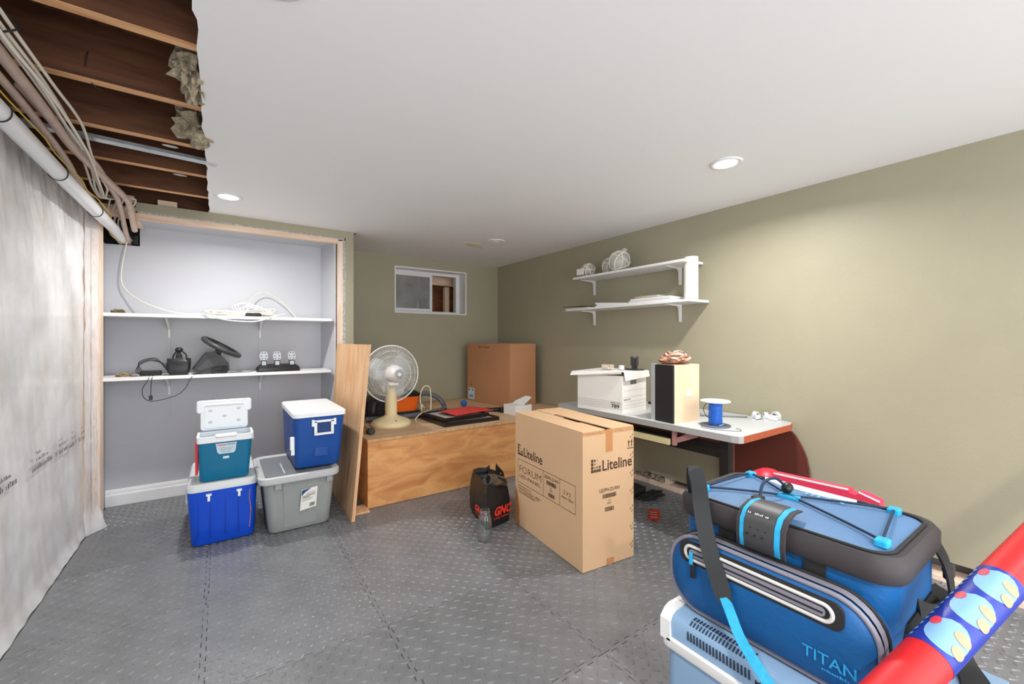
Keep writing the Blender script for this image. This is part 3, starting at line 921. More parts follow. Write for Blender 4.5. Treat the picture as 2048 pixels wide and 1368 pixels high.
for x in (-0.125, 0.155):
    build('clip', MB().box(x - 0.016, x + 0.016, -0.004, 0.03, 0.285, 0.322), GREYP, c3, None)
for s in (-1, 1):
    build('handle', MB().box(s * 0.21 - 0.018, s * 0.21 + 0.01, 0.2, 0.36, 0.27, 0.335), DGREY if s < 0 else GREYL, c3, None)
lm = MB().add([(-0.006, 0.034, 0.122), (0.085, 0.034, 0.135), (0.094, 0.008, 0.262), (0.004, 0.008, 0.255)], [(0, 1, 2, 3)])
lbl = build('label', MB().loft([[(-0.008, 0.026, 0.122), (0.082, 0.026, 0.136), (0.088, 0.002, 0.264), (0.0, 0.002, 0.255)], [(-0.008, 0.030, 0.122), (0.082, 0.030, 0.136), (0.088, 0.006, 0.264), (0.0, 0.006, 0.255)]]), PAPER, c3, None)
ux, uy = Vector((0.99, 0, 0.13)).normalized(), Vector((0.05, -0.185, 0.98)).normalized()
o0 = Vector((-0.008, 0.0252, 0.122))
b_ = MB()
b_.add([o0 + ux * 0.003 + uy * 0.095, o0 + ux * 0.003 + uy * 0.132, o0 + ux * 0.055 + uy * 0.134, o0 + ux * 0.02 + uy * 0.115], [(0, 1, 2, 3)])
build('label_corner', b_, mat('label_blue', S(26, 70, 128), 0.5), lbl, None)
b_ = MB()
for k in range(6):
    quad_mb(b_, o0 + ux * (0.008 + 0.02 * (k > 3)) + uy * (0.060 + 0.009 * k), ux, uy, (0.05, 0.06, 0.04, 0.07, 0.055, 0.05)[k], 0.0022 if k not in (2, 3) else 0.004)
barcode(b_, o0 + ux * 0.052 + uy * 0.012, ux, uy, 0.03, 0.024, 14)
build('label_print', b_, DGREY, lbl, None)

# blue and white cooler on the tote
c4 = thing('chest_cooler', 'deep blue cooler with white lid and square bail handle, on the grey tote', 'cooler', (0.508, 2.84, 0.3635), group='coolers')
shell(c4, 'body', BLUE2, (-0.135, 0.125, 0.03, 0.57), (-0.145, 0.148, 0.0, 0.60), 0.0, 0.322, 0.03)
build('lid', MB().loft([rr(-0.152, 0.156, -0.01, 0.605, 0.03, 0.320), rr(-0.152, 0.156, -0.01, 0.605, 0.03, 0.345), rr(-0.146, 0.150, -0.004, 0.60, 0.028, 0.352)]), COOLW, c4, 40)
hb = MB()
for (a, b, c, d) in ((-0.04, 0.085, 0.284, 0.297), (-0.034, 0.079, 0.205, 0.218)):
    hb.box(a, b, -0.010, 0.002, c, d)
hb.box(-0.034, -0.018, -0.010, 0.002, 0.216, 0.29).box(0.063, 0.079, -0.010, 0.002, 0.216, 0.29)
hb.box(-0.048, -0.034, -0.012, 0.006, 0.262, 0.302).box(0.079, 0.093, -0.012, 0.006, 0.262, 0.302)
build('bail_handle', hb, COOLW, c4, None)
build('recess', MB().box(-0.03, 0.075, 0.004, 0.012, 0.218, 0.285), mat('dark_blue_recess', S(10, 52, 112), 0.45), c4, None)
build('panel', MB().rbox(-0.03, 0.05, 0.0125, 0.03, 0.07, 0.125, 0.004, 0.001), BLUE2, c4)
build('spigot', MB().rbox(-0.162, -0.138, 0.03, 0.06, 0.12, 0.20, 0.006, 0.003).box(-0.156, -0.138, 0.035, 0.055, 0.09, 0.13), COOLW, c4)
build('side_panel', MB().rbox(-0.1475, -0.130, 0.06, 0.16, 0.20, 0.29, 0.004, 0.001), BLUE2, c4)

# ------------------------------------------------------------------ nook shelves
def nook_shelf(z, xr, label):
    t = thing('wall_shelf', label, 'shelf', (0, 0, z), group='white shelves of the nook')
    build('board', MB().box(-0.658, xr, YN + 0.012, YNB - 0.002, -0.022, 0), WHITE_GLOSS, t, None)
    for x in (-0.316, 0.261):
        build('bracket', MB().prism([(YNB - 0.001, -0.022), (YN + 0.09, -0.022), (YNB - 0.012, -0.10), (YNB - 0.001, -0.16)], 'x', x - 0.006, x + 0.006), WHITE_GLOSS, t, None)
        build('standard', MB().box(x - 0.008, x + 0.008, YNB - 0.006, YNB - 0.0005, -0.34, -0.16), WHITE_WALL, t, None)
    return t
nook_shelf(1.337, 0.752, 'upper white shelf in the nook, holding coiled cables')
nook_shelf(0.915, 0.745, 'lower white shelf in the nook, holding the gaming controls')
ZS1, ZS2 = 1.3375, 0.9155

# coiled white cable on the upper shelf
def coil(seed, n, cx, cy, z, rx, ry, rz):
    r_ = random.Random(seed)
    pts = []
    for k in range(n * 14):
        a = 2 * PI * k / 14
        ph = k / 14
        sx = rx * (0.72 + 0.28 * math.sin(ph * 1.7 + seed))
        pts.append((cx + 0.05 * math.sin(ph * 0.9) + sx * math.cos(a), cy + ry * math.sin(a), z + 0.008 + max(0, rz * (0.5 + 0.5 * math.sin(a + ph)) * (0.3 + 0.7 * abs(math.sin(ph * 2.3)))) + 0.0015 * ph))
    return pts
tag(build('cable_coil', MB().tube(cr(coil(2, 9, 0.13, 3.865, ZS1, 0.24, 0.09, 0.03), 3), 0.004, 6), CABLE_W, smooth=60), 'wide flat coil of white cable on the upper nook shelf', 'cable')
lp = []
for k in range(7):
    a = -0.5 + 0.28 * k
    lp.append([(0.135, 3.85, ZS1 + 0.012), (0.10 + 0.02 * k - 0.03, 3.83, ZS1 + 0.07 + 0.012 * (k % 3)), (0.16 + 0.03 * k, 3.85, ZS1 + 0.115 - 0.012 * k), (0.20 + 0.022 * k, 3.87, ZS1 + 0.07), (0.17, 3.86, ZS1 + 0.014)])
mbl = MB()
for l in lp:
    mbl.tube(cr(l, 6), 0.0045, 6)
tag(build('cable_bundle', mbl, WHITE, smooth=60), 'tied bundle of bright white cord loops on upper nook shelf', 'cable')
tag(build('cable_loop', MB().tube(cr([(0.16, 3.93, ZS1 + 0.02), (0.18, 3.93, ZS1 + 0.12), (0.25, 3.94, ZS1 + 0.20), (0.33, 3.95, ZS1 + 0.195), (0.43, 3.94, ZS1 + 0.12), (0.50, 3.92, ZS1 + 0.03), (0.515, 3.91, ZS1 + 0.007)], 8), 0.0035, 6), CABLE_W, smooth=60), 'tall arched loop of cable against the nook back wall', 'cable')
tag(build('sagging_cable', MB().tube(cr([(-0.20, 3.80, ZS1 + 0.006), (-0.12, 3.71, ZS1 + 0.006), (-0.06, 3.69, ZS1 - 0.01), (0.05, 3.685, ZS1 - 0.035), (0.2, 3.685, ZS1 - 0.04), (0.29, 3.69, ZS1 - 0.015), (0.34, 3.72, ZS1 + 0.008), (0.42, 3.80, ZS1 + 0.03)], 8), 0.0048, 7), WHITE, smooth=60), 'white cable sagging over the front edge of the upper nook shelf', 'cable')
tag(build('hanging_cable', MB().tube(cr([(-0.535, 4.06, 1.90), (-0.545, 3.99, 1.86), (-0.56, 3.975, 1.76), (-0.575, 3.975, 1.62), (-0.56, 3.965, 1.53), (-0.48, 3.93, 1.445), (-0.36, 3.87, 1.385), (-0.24, 3.83, 1.352), (-0.05, 3.82, ZS1 + 0.005), (0.05, 3.84, ZS1 + 0.006)], 8), 0.0042, 7), CABLE_W, smooth=60), 'white cable dropping from the nook corner hole to the upper shelf', 'cable')
tag(build('power_brick', MB().rbox(0.15, 0.255, 3.735, 3.80, ZS1, ZS1 + 0.028, 0.02, 0.008), BLACK_M), 'black power brick among white cables on the upper nook shelf', 'adapter')
CLUMP = mat('olive_debris', S(128, 116, 78), 0.95, var=(80, 0.5), bump=(60, 1.0))
tag(build('insulation_clump', wad(MB(), (-0.57, 3.84, ZS1 + 0.012), (0.035, 0.025, 0.016), 5, 16, 10, 0.7, 3), CLUMP, smooth=None), 'small olive fluff clump on the upper nook shelf', 'debris', 'fluff clumps')
tag(build('insulation_clump', wad(MB(), (-0.535, 3.80, ZS2 + 0.009), (0.042, 0.03, 0.013), 8, 16, 10, 0.7, 3), mat('tan_debris', S(176, 156, 116), 0.95, var=(80, 0.5), bump=(60, 1.0)), smooth=None), 'small tan fluff clump on the lower nook shelf', 'debris', 'fluff clumps')

# ------------------------------------------------------------------ gaming controls on the lower shelf
# gear shifter
g = thing('gear_shifter', 'black desk gear shifter with a round knob on the lower nook shelf', 'gear shifter', (-0.245, 3.77, ZS2))
build('body', MB().loft([rr(-0.048, 0.048, -0.05, 0.06, 0.012, 0.0), rr(-0.062, 0.062, -0.055, 0.06, 0.015, 0.03), rr(-0.066, 0.066, -0.05, 0.06, 0.02, 0.09), rr(-0.05, 0.05, -0.04, 0.05, 0.02, 0.108)]), BLACK, g, 40)
for s in (-1, 1):
    build('clamp_screw', MB().lathe([(0.011, 0), (0.011, 0.02), (0.008, 0.026)], (s * 0.056, 0.02, 0.09), 12), BLACK, g)
build('gate_frame', MB().tube(cr([(-0.034, 0, 0.10), (-0.03, 0.0, 0.135), (-0.012, 0, 0.165)], 5), 0.005, 8).tube(cr([(0.04, 0, 0.10), (0.04, 0.0, 0.14), (0.015, 0, 0.168)], 5), 0.005, 8), BLACK, g)
build('gaiter', MB().loft([rr(-0.028, 0.028, -0.02, 0.03, 0.015, 0.105), rr(-0.016, 0.016, -0.01, 0.02, 0.01, 0.122), rr(-0.02, 0.02, -0.012, 0.022, 0.01, 0.132), rr(-0.008, 0.008, -0.004, 0.012, 0.005, 0.16)]), BLACK_M, g)
build('knob', MB().ball((0, 0.004, 0.175), (0.023, 0.022, 0.019), 18, 12), BLACK, g)
# power adapter with cords
a = thing('power_adapter', 'black power adapter with coiled lead beside the gear shifter', 'adapter', (-0.385, 3.80, ZS2))
build('brick', MB().rbox(-0.07, 0.045, -0.03, 0.03, 0.0, 0.034, 0.012, 0.006), BLACK_M, a)
cm = MB()
for k in range(4):
    cm.tube(cr([(-0.06, -0.03, 0.006), (-0.09 + 0.01 * k, -0.01, 0.03), (-0.075, 0.0, 0.07 + 0.008 * k), (-0.02 + 0.01 * k, 0.02, 0.10 + 0.006 * k), (0.06, 0.03, 0.075 - 0.01 * k), (0.075, 0.0, 0.03)], 6), 0.0024, 6)
cm.tube(cr([(-0.08, -0.04, 0.004), (-0.11, -0.05, 0.004), (-0.10, -0.075, 0.004), (-0.05, -0.08, 0.004), (0.0, -0.06, 0.004), (0.05, -0.075, 0.005), (0.07, -0.05, 0.006)], 6), 0.0024, 6)
build('lead', cm, BLACK_M, a)
# hanging usb lead
ca = thing('usb_cable', 'black cord with a plug hanging below the lower nook shelf', 'cord', (-0.24, 3.70, ZS2))
build('lead', MB().tube(cr([(-0.14, 0.05, 0.006), (-0.155, 0.012, 0.004), (-0.165, -0.004, -0.03), (-0.19, -0.006, -0.08), (-0.185, -0.006, -0.135), (-0.15, -0.006, -0.165), (-0.09, -0.006, -0.16), (-0.01, -0.006, -0.135), (0.035, -0.006, -0.09), (0.06, -0.005, -0.035), (0.085, 0.014, 0.003), (0.12, 0.05, 0.005)], 7), 0.0022, 6).tube(cr([(-0.13, 0.05, 0.006), (-0.138, 0.012, 0.004), (-0.145, -0.004, -0.03), (-0.148, -0.006, -0.10), (-0.147, -0.006, -0.13)], 6), 0.0022, 6), BLACK_M, ca)
build('plug', MB().rbox(-0.157, -0.139, -0.014, 0.002, -0.158, -0.128, 0.003, 0.002), BLACK, ca)
# steering wheel base lying tilted on its back
w = thing('racing_wheel', 'black racing wheel controller lying tilted on the lower nook shelf', 'steering wheel', (-0.045, 3.80, ZS2), math.radians(8))
bm_ = MB().prism([(-0.125, 0.035), (-0.115, 0.018), (-0.075, 0.0), (0.06, 0.002), (0.09, 0.02), (0.085, 0.075), (0.045, 0.125), (-0.01, 0.155), (-0.04, 0.155), (-0.06, 0.135)], 'y', -0.055, 0.06)
build('housing', bm_, BLACK, w, 30)
build('front_plate', MB().prism([(-0.11, 0.036), (-0.095, 0.025), (0.005, 0.06), (0.035, 0.09), (0.02, 0.118), (-0.02, 0.12), (-0.05, 0.105)], 'y', -0.062, -0.054), DGREY, w, 30)
build('table_clamp', MB().box(-0.02, 0.0, -0.06, 0.05, 0.0, 0.045).box(0.0, 0.05, -0.06, -0.03, 0.005, 0.03).box(0.045, 0.075, -0.065, 0.02, 0.002, 0.055).box(0.0, 0.07, -0.062, -0.04, 0.04, 0.052), BLACK_M, w, None)
wc = Vector((0.048, 0.0, 0.19))
ax = Vector((0.50, -0.16, 0.85)).normalized()       # wheel axis
Mq = Matrix.Translation(wc) @ ax.to_track_quat('Z', 'Y').to_matrix().to_4x4()
build('column', MB().lathe([(0.034, -0.085), (0.030, -0.05), (0.022, -0.045), (0.022, -0.012)], n=18, M=Mq), DGREY, w)
rm = MB()
rm.tube([Mq @ Vector((0.125 * math.cos(t), 0.125 * math.sin(t), 0)) for t in [2 * PI * k / 40 for k in range(40)]], 0.0175, 10, closed=True)
build('rim', rm, DGREY, w, 80)
hub = MB().lathe([(0.045, -0.012), (0.045, 0.006), (0.03, 0.012)], n=20, M=Mq)
for t in (0.15, PI - 0.15, -PI / 2):
    c, s_ = math.cos(t), math.sin(t)
    q = MB().box(0.03, 0.118, -0.014, 0.014, -0.006, 0.004)
    q.xf(Mq @ Matrix.Rotation(t, 4, 'Z'))
    hub.add(q.v, q.f)
build('hub', hub, BLACK, w)
for s in (-1, 1):
    q = MB().rbox(-0.012, 0.012, s * 0.05 - 0.02, s * 0.05 + 0.02, -0.03, -0.026, 0.006, 0.001)
    build('paddle', q.xf(Mq), CHROME, w)
# pedal set
p = thing('pedal_set', 'three silver racing pedals on a black base, lower nook shelf', 'pedals', (0.37, 3.79, ZS2))
build('base', MB().loft([rr(-0.145, 0.145, -0.075, 0.06, 0.02, 0.0), rr(-0.15, 0.15, -0.08, 0.06, 0.025, 0.012), rr(-0.145, 0.145, -0.06, 0.055, 0.02, 0.035), rr(-0.12, 0.12, -0.02, 0.05, 0.02, 0.055)]), BLACK, p, 40)
for x in (-0.098, -0.008, 0.095):
    pe = build('pedal', MB().loft([[(x + u * (0.019 + 0.010 * math.sin(min(1, v / 0.07) * PI)), -0.022 + 0.1 * v, 0.084 + v) for u in (-1, -0.5, 0, 0.5, 1)] + [(x + u * (0.019 + 0.010 * math.sin(min(1, v / 0.07) * PI)), -0.017 + 0.1 * v, 0.084 + v) for u in (1, 0.5, 0, -0.5, -1)] for v in (0.0, 0.012, 0.026, 0.042, 0.058, 0.070)]), CHROME, p, 40)
    build('arm', MB().box(x - 0.020, x + 0.020, -0.034, -0.004, 0.036, 0.088), BLACK, p, None)
    build('arm_plate', MB().box(x - 0.014, x + 0.014, -0.038, -0.034, 0.05, 0.08), CHROME, p, None)
    ho = MB()
    for (dx, v) in ((-0.012, 0.016), (0.012, 0.016), (-0.015, 0.036), (0.015, 0.036), (-0.010, 0.060), (0.010, 0.060)):
        ho.ball((x + dx, -0.0232 + 0.1 * v, 0.084 + v), (0.004, 0.0015, 0.004), 8, 6)
    build('grip_stud', ho, BLACK_M, pe)
tag(build('pedal_cable', MB().tube(cr([(0.05, 3.76, ZS2 + 0.003), (0.10, 3.745, ZS2 + 0.003), (0.17, 3.75, ZS2 + 0.004), (0.22, 3.77, ZS2 + 0.012)], 6), 0.002, 6), BLACK_M), 'thin black lead between the racing wheel and the pedals', 'cord')

# ------------------------------------------------------------------ on the platform: fan
CREAM = mat('cream_plastic', S(226, 208, 164), 0.45)
BLADE = sheet_mat('fan_blade_smoke', (0.62, 0.63, 0.62, 1), 0.35, 0.25)
f = thing('desk_fan', 'white caged desk fan on a cream stand, seen from behind', 'fan', (1.125, 3.335, ZP))
build('base', MB().lathe([(0.150, 0.0), (0.156, 0.008), (0.154, 0.026), (0.140, 0.042), (0.095, 0.060), (0.058, 0.075), (0.05, 0.085)], n=40), CREAM, f, 50)
build('stem', MB().lathe([(0.046, 0.075), (0.048, 0.12), (0.047, 0.20), (0.042, 0.24), (0.034, 0.29), (0.03, 0.335), (0.024, 0.35)], n=28), CREAM, f, 50)
build('speed_knob', MB().lathe([(0.006, 0), (0.006, 0.006)], (0.0, -0.115, 0.05), 10, Matrix.Rotation(math.radians(60), 4, 'X')), DGREY, f)
back = Vector((0.02, -0.98, 0.03)).normalized()      # the motor end faces the room
FM = Matrix.Translation((0.01, 0.02, 0.412)) @ back.to_track_quat('Z', 'Y').to_matrix().to_4x4()
R = 0.228
def cage(sgn):
    mb = MB()
    n = 96
    for k in range(n):
        a = 2 * PI * k / n
        c, s_ = math.cos(a), math.sin(a)
        r0 = 0.068 if sgn > 0 else 0.03
        pts = [(r0, 0.055), (0.11, 0.055), (0.165, 0.048), (0.205, 0.030), (R, 0.0)]
        mb.tube([FM @ Vector((r * c, r * s_, sgn * z)) for r, z in pts], 0.0011, 4, cap=False)
    for r, z in ((0.075, 0.055), (0.14, 0.052), (0.185, 0.041)):
        mb.tube([FM @ Vector((r * math.cos(t), r * math.sin(t), sgn * (z + 0.002))) for t in [2 * PI * k / 48 for k in range(48)]], 0.0016, 5, closed=True)
    return mb
o = build('rear_grille', cage(1), WHITE, f, 80)
o['kind'] = 'stuff'
o = build('front_grille', cage(-1), WHITE, f, 80)
o['kind'] = 'stuff'
build('grille_ring', MB().tube([FM @ Vector((R * math.cos(t), R * math.sin(t), 0)) for t in [2 * PI * k / 64 for k in range(64)]], 0.0048, 8, closed=True), WHITE, f, 80)
for k in range(3):
    t0 = 0.7 + 2 * PI * k / 3
    loops = []
    for i in range(9):
        r = 0.035 + 0.155 * i / 8
        wdt = 0.36 + 0.42 * math.sin(PI * min(1, (i + 1.5) / 9.5))
        loops.append([FM @ Vector((r * math.cos(t0 + u * wdt), r * math.sin(t0 + u * wdt), -0.012 + 0.018 * u + 0.002 * s_)) for u, s_ in ((-1, -1), (-0.4, -1), (0.3, -1), (1, -1), (1, 1), (0.3, 1), (-0.4, 1), (-1, 1))])
    build('blade', MB().loft(loops), BLADE, f, 50)
build('blade_hub', MB().lathe([(0.03, -0.045), (0.042, -0.03), (0.042, 0.02)], n=20, M=FM), WHITE, f)
mt = build('motor_housing', MB().lathe([(0.066, 0.045), (0.072, 0.062), (0.070, 0.10), (0.062, 0.135), (0.050, 0.155), (0.046, 0.16)], n=32, M=FM), WHITE, f, 50)
cap = MB().lathe([(0.046, 0.158), (0.043, 0.17), (0.03, 0.176), (0.001, 0.178)], n=28, M=FM)
mc = build('motor_cap', cap, WHITE, mt, 50)
sl = MB()
for k in range(20):
    q = MB().box(0.016, 0.040, -0.0018, 0.0018, 0.172, 0.1785)
    q.xf(FM @ Matrix.Rotation(2 * PI * k / 20, 4, 'Z'))
    sl.add(q.v, q.f)
vs_ = build('vent_slots', sl, DGREY, mc, None)
vs_['kind'] = 'stuff'
build('tilt_bracket', MB().rbox(-0.034, 0.034, -0.085, -0.01, 0.325, 0.352, 0.01, 0.004), WHITE, f)

# ------------------------------------------------------------------ wet vacuum with its hose
ORANGE = mat('orange_plastic', S(238, 104, 24), 0.4)
HOSE = mat('grey_hose', S(88, 90, 94), 0.5)
v = thing('shop_vacuum', 'orange and black shop vacuum on its side behind the fan', 'vacuum', (1.40, 3.83, ZP))
build('tank', MB().loft([rr(-0.10, 0.10, -0.10, 0.10, 0.03, 0.018), rr(-0.115, 0.118, -0.11, 0.11, 0.03, 0.10), rr(-0.125, 0.13, -0.12, 0.12, 0.03, 0.165)]), ORANGE, v, 40)
build('base_skid', MB().rbox(-0.13, 0.14, -0.125, 0.12, 0.0, 0.03, 0.03, 0.008), BLACK, v)
build('lid', MB().loft([rr(-0.132, 0.137, -0.127, 0.127, 0.03, 0.165), rr(-0.135, 0.14, -0.13, 0.13, 0.03, 0.185), rr(-0.10, 0.10, -0.10, 0.10, 0.04, 0.215)]), BLACK, v, 40)
mh = build('motor_head', MB().loft([rr(-0.37, -0.13, -0.17, 0.10, 0.06, 0.012), rr(-0.375, -0.125, -0.18, 0.11, 0.07, 0.08), rr(-0.36, -0.135, -0.16, 0.10, 0.07, 0.15), rr(-0.31, -0.16, -0.1, 0.06, 0.06, 0.185)]), BLACK, v, 40)
build('wheel', MB().lathe([(0.072, -0.012), (0.075, 0.0), (0.068, 0.018), (0.04, 0.02), (0.036, 0.012), (0.012, 0.016)], (-0.235, -0.185, 0.082), 28, Matrix.Rotation(PI / 2, 4, 'X')), BLACK_M, v)
for k in range(6):
    a = 2 * PI * k / 6
    build('wheel_spoke', MB().ball((-0.235 + 0.045 * math.cos(a), -0.204, 0.082 + 0.045 * math.sin(a)), (0.012, 0.003, 0.012), 8, 6), BLACK, v)
def ribbed(path, r, n=10, step=2):
    P = cr(path, 14)
    return MB().tube(P, [r * (1.0 if i % step else 0.90) for i in range(len(P))], n)
build('hose', ribbed([(0.12, -0.02, 0.10), (0.17, -0.02, 0.165), (0.25, -0.03, 0.165), (0.33, -0.07, 0.125), (0.355, -0.16, 0.05), (0.27, -0.24, 0.026), (0.10, -0.30, 0.026), (-0.08, -0.33, 0.026), (-0.26, -0.34, 0.028), (-0.42, -0.30, 0.03)], 0.023, 10), HOSE, v, 60)
t = thing('vacuum_wand', 'grey vacuum wand lying on the platform before the cardboard box', 'wand', (0, 0, ZP))
build('tube', MB().tube([(1.75, 3.60, 0.020), (2.06, 3.46, 0.019)], 0.017, 12), HOSE, t)
build('cuff', MB().tube([(1.66, 3.63, 0.020), (1.75, 3.60, 0.020)], 0.02, 12), BLACK, t)
build('cuff', MB().tube([(2.06, 3.46, 0.019), (2.14, 3.41, 0.018)], 0.019, 12), BLACK, t)
build('nozzle', MB().tube([(2.12, 3.415, 0.019), (2.2, 3.36, 0.022)], [0.018, 0.024], 12).rbox(2.16, 2.23, 3.29, 3.37, 0.0, 0.045, 0.012, 0.006), BLACK, t)

tag(build('white_cord', MB().tube(cr([(1.53, 3.62, ZP + 0.06), (1.50, 3.60, ZP + 0.10), (1.505, 3.62, ZP + 0.04), (1.49, 3.62, ZP + 0.17), (1.515, 3.62, ZP + 0.245), (1.55, 3.62, ZP + 0.265), (1.585, 3.62, ZP + 0.24), (1.595, 3.62, ZP + 0.15), (1.585, 3.60, ZP + 0.06), (1.565, 3.56, ZP + 0.052), (1.42, 3.42, ZP + 0.055), (1.35, 3.38, ZP + 0.02), (1.345, 3.35, ZP + 0.004)], 7), 0.0042, 7), mat('ivory_cord', S(236, 226, 196), 0.5)), 'stiff ivory cord looping upright over the vacuum hose', 'cord')

# ------------------------------------------------------------------ picture frames, folder, ball, small box, mallet
FRAMEB = mat('black_frame', S(34, 26, 24), 0.3)
MATT = mat('frame_mat', S(214, 208, 200), 0.5)
def pic_frame(w, d, h, rim, label, loc, rz):
    t = thing('picture_frame', label, 'picture frame', loc, rz, 'black picture frames')
    m = MB().box(0, w, 0, rim, 0, h).box(0, w, d - rim, d, 0, h).box(0, rim, rim, d - rim, 0, h).box(w - rim, w, rim, d - rim, 0, h)
    build('frame', m, FRAMEB, t, None)
    build('mat_board', MB().box(rim, w - rim, rim, d - rim, 0.001, h * 0.6), MATT, t, None)
    build('print', MB().box(w * 0.22, w * 0.78, d * 0.22, d * 0.78, h * 0.6, h * 0.62), mat('grey_print', S(150, 148, 146), 0.6), t, None)
pic_frame(0.52, 0.50, 0.030, 0.02, 'large black picture frame lying on the platform edge', (1.437, 3.005, ZP), math.radians(1.5))
pic_frame(0.44, 0.38, 0.028, 0.02, 'smaller black picture frame lying on the larger frame', (1.462, 3.055, ZP + 0.0305), math.radians(5))
rd = MB()
loops = []
for i in range(9):
    u = i / 8
    loops.append([(0.40 * u, 0.26 * vv, 0.012 * math.sin(PI * u) * (0.5 + vv * 0.5) + 0.002 + s_) for vv, s_ in ((0, 0), (0.5, 0.002), (1, 0), (1, 0.004), (0.5, 0.006), (0, 0.004))])
rd.loft(loops)
tag(build('red_folder', rd, mat('red_card', S(222, 66, 66), 0.45), smooth=30, loc=(1.59, 3.10, ZP + 0.059), rz=math.radians(8)), 'bright red folder on top of the picture frames', 'folder')
bl = MB().ball((0, 0, 0.0325), 0.0325, 20, 14)
tag(build('blue_ball', bl, mat('blue_foam', S(30, 92, 170), 0.6, bump=(90, 0.4)), loc=(2.055, 3.84, ZP)), 'small blue foam ball on the platform', 'ball')
b = thing('small_carton', 'small white carton with its flap torn open', 'box', (2.19, 3.105, ZP), math.radians(6))
build('body', MB().box(0, 0.20, 0, 0.002, 0, 0.085).box(0, 0.20, 0.168, 0.17, 0, 0.085).box(0, 0.002, 0.002, 0.168, 0, 0.085).box(0.198, 0.20, 0.002, 0.168, 0, 0.085).box(0, 0.2, 0, 0.17, 0, 0.002).box(0.0, 0.11, 0.0, 0.17, 0.085, 0.087), PAPER, b, None)
build('flap', MB().loft([[(0.10, 0.0, 0.085), (0.10, 0.17, 0.085), (0.102, 0.17, 0.087), (0.102, 0.0, 0.087)], [(0.19, -0.01, 0.150), (0.19, 0.09, 0.150), (0.192, 0.09, 0.152), (0.192, -0.01, 0.152)]]).loft([[(0.13, 0.08, 0.102), (0.13, 0.17, 0.102), (0.132, 0.17, 0.104), (0.132, 0.08, 0.104)], [(0.26, 0.085, 0.142), (0.26, 0.15, 0.142), (0.262, 0.15, 0.144), (0.262, 0.085, 0.144)]]), PAPER, b, None)
m_ = thing('rubber_mallet', 'black rubber mallet lying at the platform corner beside the fan', 'mallet', (0.905, 3.10, ZP))
build('head', MB().lathe([(0.021, 0), (0.025, 0.005), (0.025, 0.065), (0.021, 0.07)], (-0.01, -0.03, 0.0252), 18, Matrix.Rotation(math.radians(78), 4, 'X') @ Matrix.Rotation(PI, 4, 'X')), mat('mallet_rubber', S(36, 42, 42), 0.6), m_)
build('handle', MB().tube([(-0.01, 0.0, 0.03), (0.0, 0.30, 0.018)], 0.010, 10), PLY_EDGE, m_)

# ------------------------------------------------------------------ big cardboard box in the corner
bx = thing('cardboard_box', 'big plain brown cardboard box standing in the alcove corner', 'box', (2.40, 3.50, ZP), math.radians(6))
H1 = 0.645
bx_m = MB().rbox(0, 0.36, 0, 0.76, 0, H1, 0.006, 0.003)
build('carton', bx_m, CARD_D, bx, 30)
# shape the far side wider through a slight swing of the left face: flaps
build('flap', MB().box(0.003, 0.178, 0.003, 0.757, H1 - 0.0005, H1 + 0.003), CARD_D, bx, None)
build('flap', MB().box(0.181, 0.357, 0.003, 0.757, H1 - 0.0005, H1 + 0.003), CARD_D, bx, None)
lbm = build('shipping_label', MB().box(-0.0012, 0.001, 0.62, 0.735, 0.02, 0.145), mat('pale_blue_label', S(196, 220, 232), 0.5), bx, None)
q = MB()
barcode(q, (-0.0018, 0.71, 0.04), (0, -1, 0), (0, 0, 1), 0.07, 0.03, 16)
quad_mb(q, (-0.0018, 0.725, 0.115), (0, -1, 0), (0, 0, 1), 0.025, 0.018)
quad_mb(q, (-0.0018, 0.66, 0.115), (0, -1, 0), (0, 0, 1), 0.025, 0.018)
build('label_print', q, mat('label_ink_blue', S(60, 90, 120), 0.6), lbm, None)
q = scribble(MB(), (-0.0008, 0.53, H1 - 0.045), (0, -1, 0), (0, 0, 1), 0.19, 0.018, 16, 5)
build('lettering', q, PRINT, bx, None)['kind'] = 'stuff'
q = MB().add([(-0.0008, 0.69, 0.175), (-0.0008, 0.655, 0.175), (-0.0008, 0.672, 0.205)], [(0, 1, 2)])
build('warning_mark', q, mat('red_ink', S(196, 76, 52), 0.6), bx, None)

# ------------------------------------------------------------------ light panel carton on the floor
lc = thing('panel_carton', 'tall printed cardboard carton of light panels on the foam floor', 'box', (1.474, 1.513, ZF), math.radians(-5.5))
LW, LD, LH = 0.345, 0.672, 0.694
cb = MB()
cb.box(0, LW, 0, 0.004, 0, LH).box(0, LW, LD - 0.004, LD, 0, LH).box(0, 0.004, 0.004, LD - 0.004, 0, LH).box(LW - 0.004, LW, 0.004, LD - 0.004, 0, LH).box(0.004, LW - 0.004, 0.004, LD - 0.004, 0, 0.004)
build('carton', cb, CARD, lc, None)
zt_ = LH + 0.0005
build('flap', MB().prism([(0.0, 0.002), (0.150, 0.006), (0.152, 0.20), (0.138, 0.215), (0.142, 0.36), (0.150, 0.45), (0.150, LD - 0.002), (0.0, LD - 0.002)], 'z', zt_, zt_ + 0.004), CARD, lc, None)
build('flap', MB().prism([(0.185, 0.003), (LW, 0.003), (LW, 0.47), (0.178, 0.47), (0.176, 0.30)], 'z', zt_ + 0.001, zt_ + 0.006), CARD, lc, None)
build('flap', MB().prism([(0.153, 0.482), (LW, 0.482), (LW, LD - 0.002), (0.153, LD - 0.002)], 'z', zt_ + 0.003, zt_ + 0.008), CARD, lc, None)
build('inner_flap', MB().box(0.006, LW - 0.006, 0.40, LD - 0.006, zt_ - 0.006, zt_ - 0.002), CARD_D, lc, None)
tp = MB().box(0.150, 0.195, -0.0012, 0.0, 0.582, LH + 0.004)
build('tape', tp, TAPE, lc, None)
